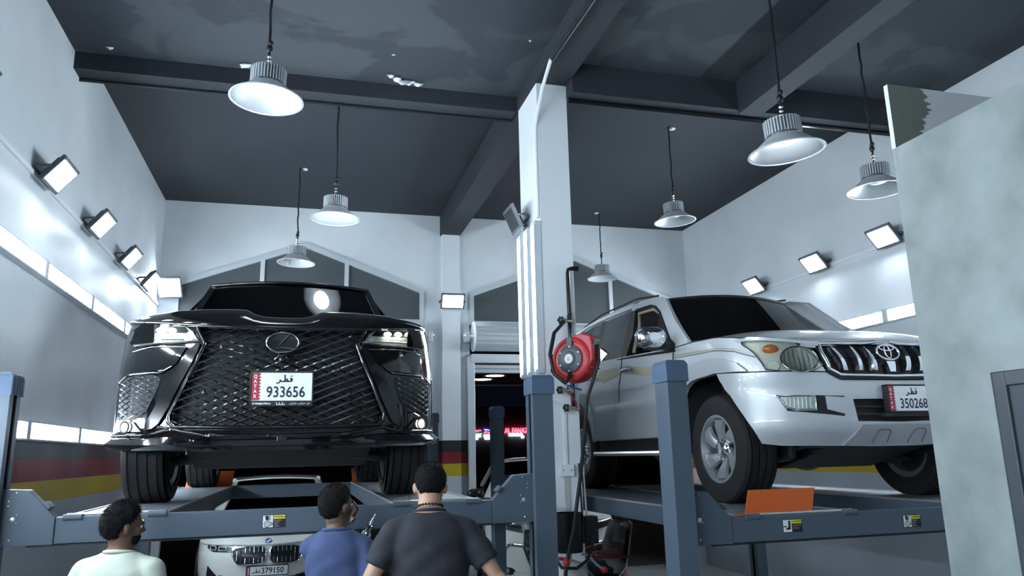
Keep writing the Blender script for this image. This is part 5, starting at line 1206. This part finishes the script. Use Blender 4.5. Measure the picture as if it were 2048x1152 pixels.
    # ---- hair, eyes, beard
    def cap(rad, fn, th, nm, m_, seed, ctr=(0, -.010, .128)):
        random.seed(seed); N, Mm = 56, 36; V = []; idx = {}; F = []
        ph = [random.uniform(0, 6) for _ in range(6)]
        def pt(i, j, o_):
            a = 2*PI*i/N; e = -PI/2+PI*j/Mm; d = Vector((math.cos(e)*math.sin(a), math.cos(e)*math.cos(a), math.sin(e)))
            nz = .6+.4*math.sin(9*a+ph[0]+5*e)*math.sin(7*e+ph[1])+.35*math.sin(23*a+ph[2])*math.sin(19*e+ph[3]); g = fn(a, d)
            return (ctr[0]+d.x*(rad[0]+o_*(th*(.55+.45*nz)*min(1, g*2.6)+.0015)), ctr[1]+d.y*(rad[1]+o_*(th*(.55+.45*nz)*min(1, g*2.6)+.0015)), ctr[2]+d.z*(rad[2]+o_*((th+top_hair)*(.55+.45*nz)*min(1, g*2.6)+.0015))), g
        keep = set()
        for i in range(N):
            for j in range(Mm):
                if all(pt(a % N, b_, 0)[1] > 0 for a in (i, i+1) for b_ in (j, j+1)): keep.add((i, j))
        cnt = {}
        def vi(i, j, o_):
            q = (i % N, j, o_)
            if q not in idx: idx[q] = len(V); V.append(pt(i % N, j, o_)[0])
            return idx[q]
        for (i, j) in keep:
            F.append((vi(i, j, 1), vi(i+1, j, 1), vi(i+1, j+1, 1), vi(i, j+1, 1))); F.append((vi(i, j+1, -1), vi(i+1, j+1, -1), vi(i+1, j, -1), vi(i, j, -1)))
            for (di, dj, a, b_) in ((0, -1, (i, j), (i+1, j)), (0, 1, (i, j+1), (i+1, j+1)), (-1, 0, (i, j), (i, j+1)), (1, 0, (i+1, j), (i+1, j+1))):
                if ((i+di) % N, j+dj) not in keep: F.append((vi(*a, 1), vi(*b_, 1), vi(*b_, -1), vi(*a, -1)))
        if nm == 'hair':          # short tapered locks all over the scalp
            kl = sorted(keep)
            for _ in range(2600):
                i, j = kl[random.randrange(len(kl))]
                p = Vector(pt(i, j, 1)[0]); c0 = Vector(ctr); nn = (p-c0).normalized(); dn = Vector((random.uniform(-.5, .5), random.uniform(-.5, .4), -1))
                dn = (dn-nn*dn.dot(nn)); dn = dn.normalized() if dn.length > .05 else Vector((0, 1, 0)); si = nn.cross(dn)
                r0 = p+si*random.uniform(-.004, .004)+dn*random.uniform(-.004, .004)-nn*.002; L_ = random.uniform(.008, .016)*(hair_th/.012)
                up_ = random.uniform(.15, .8)*(1+top_hair*60*max(0, nn.z)); tip = r0+(dn*(1-up_*.5)+nn*up_).normalized()*L_; w0 = .0016
                o0 = len(V); V += [tuple(r0+si*w0), tuple(r0-si*w0), tuple(r0+nn*w0*1.4), tuple(tip)]; F += [(o0, o0+1, o0+3), (o0+1, o0+2, o0+3), (o0+2, o0, o0+3), (o0, o0+2, o0+1)]
        q = MB().add(V, F); hm(q); o = q.build(nm, m_, t, 180); fin(o.data); return o
    def hairline(a, d):
        f = math.cos(a)                     # +1 front, -1 nape
        lim = .50 if f > .75 else (.02+.48*max(0, (f-.15)/.6) if f > .15 else (-.12 if f > -.12 else -.12-.76*min(1, (-.12-f)/.40)))
        return d.z-lim
    cap((.0745, .0945, .0965), hairline, hair_th, 'hair', hairm, 4)
    if beard: cap((.0625, .0745, .079), lambda a, d: (-.25-d.z if math.cos(a) > .1 else -1) if not (math.cos(a) > .90 and d.z > -.62) else -1, .0022, 'beard', hairm, 9, (0, .024, .083))
    for s in (-1, 1):
        e = MB().ball((s*.031, .076, .108), .0110, .0095, .009, 12, 8); hm(e); o = e.build('eye', mat('eye_white', (.7, .69, .66), .25), t, 180); fin(o.data)
        e = MB().ball((s*.031, .0845, .108), .0055, .0035, .0055, 10, 6); hm(e); q = e.build('iris', mat('iris_brown', (.03, .015, .01), .15), o, 180); fin(q.data)
        e = MB().tube([(s*.012, .088, .124), (s*.03, .087, .129), (s*.05, .076, .124)], [.004, .0045, .003], 6); hm(e); o = e.build('eyebrow', hairm, t, 180); fin(o.data)
    t['_neck'] = 0; del t['_neck']
    return t, U, MH, k
M_skinA = mat('skin_brown', (.135, .072, .046), .5, noise=.1, nscale=40); M_skinB = mat('skin_dark_brown', (.12, .068, .048), .5, noise=.1, nscale=40); M_skinC = mat('skin_tan', (.40, .235, .16), .5, noise=.1, nscale=40)
M_hair = mat('hair_black', (.004, .004, .0045), .7, bump=1.0, bscale=300, spec=.25); M_hair2 = mat('hair_brown_black', (.009, .008, .0075), .75, bump=1.0, bscale=300, spec=.25)
M_tA = mat('shirt_pale_green', (.50, .54, .46), .85, noise=.06, nscale=60, bump=.15, bscale=200); M_tB = mat('shirt_blue', (.045, .068, .155), .85, noise=.12, nscale=40, bump=.2, bscale=200); M_tC = mat('shirt_charcoal', (.020, .021, .028), .85, noise=.15, nscale=40, bump=.2, bscale=200)
M_tD = mat('shirt_grey', (.19, .18, .18), .85, noise=.1, nscale=40)
M_jean = mat('trousers_dark', (.02, .022, .03), .85, noise=.2, nscale=60)
R_ = math.radians
person('person in a pale green T-shirt with a beard looking to the right', (-.84, 4.18, 0), R_(-18), 1.585, M_skinA, M_hair, M_tA, M_jean, (R_(-42), R_(4), 0), [(-.26, -.02, 1.12), (-.22, .18, .92)], [(.26, -.02, 1.12), (.22, .20, .94)], R_(3), True, .016, top_hair=.005)
p2_, U2, MH2, k2 = person('person in a blue T-shirt holding a silver air tool', (.188, 4.29, 0), R_(-14), 1.64, M_skinB, M_hair2, M_tB, M_jean, (R_(-38), R_(-2), 0), [(-.15, .22, 1.28), (.0, .17, 1.48)], [(.222, -.062, 1.186), (.130, .148, 1.238)], R_(2), False, .012, hands=(1, 1), sleeve=.95, bw=.84, grip=(.422, -.039, .90))
p3_, U3, MH3, k3 = person('person in a charcoal T-shirt with a bead necklace bending his head', (.634, 3.95, 0), R_(-4), 1.755, M_skinC, M_hair, M_tC, M_jean, (R_(-6), R_(24), R_(2)), [(-.31, -.03, 1.12), (-.17, .22, 1.06)], [(.34, -.05, 1.12), (.12, .22, 1.04)], R_(6), True, .010, sleeve=.66)
nb = MB()
for a in range(26):
    th = 2*PI*a/26; c = U3((.067*math.cos(th), -.014+.062*math.sin(th), 1.478+.012*-math.sin(th))); nb.ball(tuple(c*k3), .0065, .0065, .0065, 8, 6)
nb.build('bead_necklace', M_dark, p3_, 60)
MB().tube([MH3 @ Vector(q)*1.0 for q in ((-.086, .0, .08), (-.105, -.03, .05), (-.10, -.06, .0), (-.05, -.085, -.035), (.0, -.09, -.03), (.05, -.075, -.01))], .0018, 6).build('earphone_wire', M_dark, p3_, 60)
for o in [c for c in p3_.children if c.name.startswith('earphone')]: o.data.transform(Matrix.Scale(k3, 4))
# air tool in the hand of the person in blue
_d = (Vector((.130, .148, 1.238))-Vector((.222, -.062, 1.186))).normalized(); _a = Vector((.422, -.039, .90)); _a = (_a-_d*_a.dot(_d)).normalized()
_R = Matrix.Rotation(R_(-14), 3, 'Z'); _g = Vector((.188, 4.29, 0))+_R @ ((Vector((.130, .148, 1.238))+_d*.085+_a.cross(_d)*.036)*k2)
at = thing('air_tool', 'silver pneumatic grease gun held upright by the person in blue', 'air tool', _g)
ax = (_R @ _a).normalized(); axx = ax.orthogonal().normalized(); axy = ax.cross(axx)
fa = lambda x, y, z: axx*x+axy*y+ax*z
MB().lathe([(.0001, -.06), (.022, -.06), (.0235, -.05), (.0235, .045), (.028, .055), (.028, .145), (.024, .158), (.0001, .16)], 20, fa).build('barrel', M_chrome, at, 40)
MB().lathe([(.016, .16), (.016, .185), (.018, .188), (.018, .194), (.011, .197), (.010, .218), (.0065, .222), (.006, .25), (.004, .26), (.0001, .262)], 16, fa).build('nozzle', M_chrome, at, 40)
MB().lathe([(.019, .188), (.0195, .191), (.019, .194)], 16, fa, True).build('seal_ring', M_dark, at, 40)
MB().obox(ax*.085+(_R @ _d)*.034, ax, _R @ _d, (_R @ _d).cross(ax), .03, .010, .008).build('trigger', M_bolt, at, 0, .003)
# seated person under the right lift and the folding chair
M_redcloth = mat('red_canvas', (.22, .012, .02), .7); M_chrf = mat('chair_tube', (.25, .24, .22), .4, .5)
ch = thing('camping_chair', 'red folding camping chair under the silver SUV', 'chair', (3.31, 8.32, 0), R_(70))
for s in (-1, 1):
    MB().tube([(s*.24, -.25, .02), (s*.26, .22, .50)], .011, 8).build('leg', M_chrf, ch); MB().tube([(s*.27, .25, .02), (s*.24, -.22, .50), (s*.25, -.30, .95)], .011, 8).build('leg', M_chrf, ch)
    MB().tube([(s*.28, -.25, .624), (s*.28, .24, .624)], .016, 8).build('armrest', M_redcloth, ch)
    MB().tube([(s*.28, .22, .62), (s*.26, .20, .46)], .010, 8).build('armrest_post', M_chrf, ch)
MB().tube([(-.24, -.25, .02), (.24, -.25, .02)], .010, 8).build('foot_bar', M_chrf, ch); MB().tube([(-.27, .25, .02), (.27, .25, .02)], .010, 8).build('foot_bar', M_chrf, ch)
MB().obox((0, 0, .390), (1, 0, 0), (0, 1, 0), (0, 0, 1), .25, .24, .006).build('seat', M_redcloth, ch, 0)
MB().obox((0, -.272, .74), (1, 0, 0), (0, -.16, 1), (0, 1, .16), .235, .22, .006).build('backrest', M_redcloth, ch, 0)
person('person in a grey shirt sitting on the red folding chair', (3.391, 8.291, .0), R_(70), 1.68, M_skinB, M_hair, M_tD, M_jean, (0, R_(14), 0), [(-.295, -.06, .700), (-.285, .17, .690)], [(.295, -.06, .700), (.285, .17, .690)], R_(-10), False, .012, seated=True)
# ================================================================== COLUMN FITTINGS
M_red = mat('reel_red', (.42, .022, .028), .4, noise=.1, nscale=15); M_reelgrey = mat('reel_grey', (.055, .065, .075), .45); M_hose = mat('rubber_hose', (.012, .013, .014), .5)
M_brass = mat('brass', (.5, .38, .16), .35, .8); M_blue = mat('blue_handle', (.02, .05, .35), .4)
pp_ = tag(MB().tube([(2.155, 5.965, 2.10), (2.152, 5.965, 2.6), (2.152, 5.965, 3.255), (2.158, 5.962, 3.285), (2.185, 5.958, 3.295), (2.245, 5.95, 3.295)], .019, 10).build('air_pipe', M_black_gloss), 'black air pipe with an elbow on the face of the white column', 'pipe')
def tap(x, y, z, lab, lever, lev_m):
    t = thing('air_tap', lab, 'tap', (x, y, z))
    MB().cyl((.045, .0, 0), (-.05, -.03, 0), .016, 10).build('tap_body', M_brass, t)
    MB().cyl((-.03, -.02, 0), (-.065, -.035, 0), .024, 8).cyl((.05, 0, 0), (.03, 0, 0), .026, 8).build('tap_nut', M_bolt, t, 0)
    MB().tube([(0, -.02, .015), (-.01, -.03, .04), lever], .008, 6).build('tap_lever', lev_m, t)
    k = MB()
    for a in range(6): k.ball((-.075+.022*math.cos(a*PI/3), -.04, .022*math.sin(a*PI/3)), .013, .012, .013, 8, 6)
    k.cyl((-.07, -.03, 0), (-.085, -.05, 0), .016, 8); k.build('coupling', M_dark, t, 60)
    return t
tap(2.13, 5.95, 2.83, 'brass tap with black coupling above the red hose reel', (.02, -.03, .07), M_dark)
tap(2.10, 5.95, 2.245, 'brass tap with blue lever below the red hose reel', (.11, -.05, .0), M_blue)
tap(2.15, 5.95, 2.10, 'lower brass tap with red hose at the foot of the air pipe', (-.02, -.03, .05), M_dark)
tag(MB().tube([(2.09, 5.92, 2.235), (2.13, 5.90, 2.19), (2.16, 5.91, 2.14), (2.165, 5.93, 2.10)], .008, 6).build('link_hose', mat('red_rubber', (.25, .02, .02), .5)), 'short red hose linking the two lower taps', 'hose')
rl = thing('hose_reel', 'red hose reel with a grey disc hanging on the white column', 'hose reel', (2.10, 5.74, 2.475), 0)
n = Vector((-.80, -.60, .03)).normalized(); rx = Vector((0, 0, 1)).cross(n).normalized(); ry = n.cross(rx)      # disc axis
fr_ = lambda x, y, z: rx*x+ry*y+n*z
MB().lathe([(.0001, -.10), (.150, -.10), (.178, -.085), (.188, -.04), (.188, .02), (.180, .055), (.162, .070), (.148, .072), (.140, .062), (.125, .060), (.0001, .060)], 48, fr_).build('drum_case', M_red, rl, 35)
bx_ = MB(); pl_ = [(.02, .19), (.10, .205), (.185, .18), (.20, .10), (.195, -.02), (.15, -.12), (.05, -.16), (.0, .0)]
bx_.prism(pl_, fr_, -.09, .05); ob = bx_.build('outlet_housing', M_red, rl, 0, .012)
q = MB(); q.prism([(.075, .165), (.165, .150), (.165, .085), (.075, .095)], lambda u, v, t: fr_(.196+t*.5, v, (u-.12)*1.05-.02), 0, .012); q.build('hose_mouth', M_dark, rl, 0, .004)
for k in (.04, -.02, -.08): MB().obox(fr_(.186, k, -.02), n, ry, rx, .06, .005, .006).build('case_rib', M_red, rl, 0, .003)
MB().lathe([(.0001, .058), (.112, .058), (.114, .072), (.098, .080), (.060, .080), (.055, .088), (.0001, .088)], 40, fr_).build('side_disc', M_reelgrey, rl, 35)
MB().obox(fr_(0, .135, .072), rx, ry, n, .028, .04, .008).build('disc_tab', M_reelgrey, rl, 0, .004)
lb = MB().lathe([(.0001, .088), (.038, .088), (.038, .0895), (.0001, .0895)], 28, fr_).build('round_label', M_stk_w, rl, 40)
tl = MB()
for i, (a, w_) in enumerate(((.012, .030), (.0, .036), (-.008, .03), (-.015, .024))): tl.prism([(-w_/2, a-.0016), (w_/2, a-.0016), (w_/2, a+.0016), (-w_/2, a+.0016)], fr_, .0895, .0902)
tl.build('label_print', M_reelgrey, lb, 0)
bo = MB()
for a in range(6): bo.lathe([(.006, .072), (.006, .083), (.0001, .084)], 8, lambda x, y, z, a=a: fr_(.098*math.cos(a*PI/3+.5)+x, .098*math.sin(a*PI/3+.5)+y, z))
bo.build('screw_set', M_bolt, rl, 40)['kind'] = 'stuff'
MB().tube([(-.10, .262, .05), (-.06, .16, .04), (.0, .10, .0)], .028, 8).tube([(-.10, .262, -.06), (-.06, .16, -.04), (.0, .10, .0)], .028, 8).build('wall_bracket', M_dark, rl)
i0 = fr_(.0, -.115, .075)
MB().tube([i0, i0+Vector((-.02, -.03, -.04)), (-.14, -.16, -.205), (-.225, -.14, -.13), (-.235, -.08, .03), (-.16, .02, .22), (-.02, .16, .34)], .016, 8).build('feed_hose', M_hose, rl, 60)
hs = Vector(fr_(.20, .12, -.03))
MB().tube([hs-Vector(fr_(.05, 0, 0)), hs+Vector((.0, -.01, -.02)), hs+Vector((.006, -.01, -.14)), (.039, -.14, -.333), (-.042, -.22, -.716), (-.098, -.28, -.935), (-.16, -.34, -1.144), (-.193, -.36, -1.28), (-.227, -.37, -1.381), (-.268, -.37, -1.56), (-.29, -.37, -1.9), (-.28, -.38, -2.3), (-.24, -.42, -2.455), (-.15, -.46, -2.461)], .014, 8).build('hanging_hose', M_hose, rl, 60)
MB().ball((-.257, -.37, -1.50), .026, .026, .03).build('hose_stop', mat('red_plastic', (.45, .03, .03), .4), rl, 60)
jb = thing('junction_box', 'white junction box and cable duct on the white column', 'electrical box', (2.085, 6.0, 1.60))
MB().box(-.058, .058, -.035, 0, -.048, .048).build('box', M_white, jb, 0, .004)
MB().box(-.012, .012, -.018, 0, .048, .46).tube([(0, -.01, .46), (-.02, -.01, .52), (-.12, -.012, .56), (-.16, -.01, .545)], .012, 8).build('duct', M_white, jb, 30)
MB().box(-.022, .022, -.010, 0, -.42, -.048).build('duct_lower', mat('old_duct', (.55, .56, .54), .6, noise=.3, nscale=30), jb, 0)
sc = MB()
for x in (-.035, .035): sc.lathe([(.005, 0), (.005, .003), (.0001, .004)], 8, lambda a, b, c, x=x: (x+a, -.035-c, b))
sc.build('screw_set', M_dark, jb, 0)['kind'] = 'stuff'
# oil drainer at the foot of the column: white tank, black bowl, valves
od = thing('oil_drainer', 'white oil drain tank with a black catch bowl in front of the white column', 'oil drainer', (1.935, 5.58, 0))
MB().lathe([(.10, .10), (.135, .11), (.14, .16), (.14, .84), (.13, .90), (.09, .945), (.05, .96), (.0001, .96)], 32).build('tank', mat('tank_white', (.62, .63, .60), .4, noise=.1, nscale=9), od, 40)
MB().lathe([(.02, 1.01), (.105, 1.02), (.11, 1.05), (.112, 1.295), (.116, 1.30), (.110, 1.30), (.105, 1.06), (.0001, 1.05)], 32).build('catch_bowl', M_black_gloss, od, 40)
MB().cyl((0, 0, .95), (0, 0, 1.03), .022, 12).build('riser', M_bolt, od)
MB().box(.125, .235, -.03, .08, 1.07, 1.27).build('tool_tray', M_dark, od, 0, .01)
for x in (.13, .165): MB().tube([(x, .03, 1.22), (x-.012, .03, 1.66)], .008, 8).build('suction_probe', M_bolt if x > .14 else M_dark, od)
MB().cyl((-.10, -.06, .985), (-.02, -.07, .975), .012, 8).build('valve_lever', mat('red_plastic', (.45, .03, .03), .4), od)
MB().tube([(.10, 0, 1.0), (.15, -.02, .985), (.195, -.05, .93), (.235, -.07, .895)], .010, 8).build('valve_arm', M_bolt, od); MB().ball((.245, -.07, .89), .026).build('valve_knob', mat('red_plastic', (.45, .03, .03), .4), od, 60)
MB().tube([(-.12, -.05, .98), (-.10, -.12, .93), (.0, -.16, .925), (.10, -.12, .97), (.17, -.05, 1.06), (.18, .0, 1.2)], .012, 8).build('drain_hose', M_hose, od, 60)
for a in range(4):
    th = PI/4+a*PI/2; MB().cyl((.0, 0, .09), (.17*math.cos(th), .17*math.sin(th), .07), .015, 8).build('leg', M_dark, od); MB().lathe([(.035, -.012), (.035, .012)], 14, lambda x, y, z, th=th: (.17*math.cos(th)+x, .17*math.sin(th)+z, .035+y)).build('castor', M_dark, od)
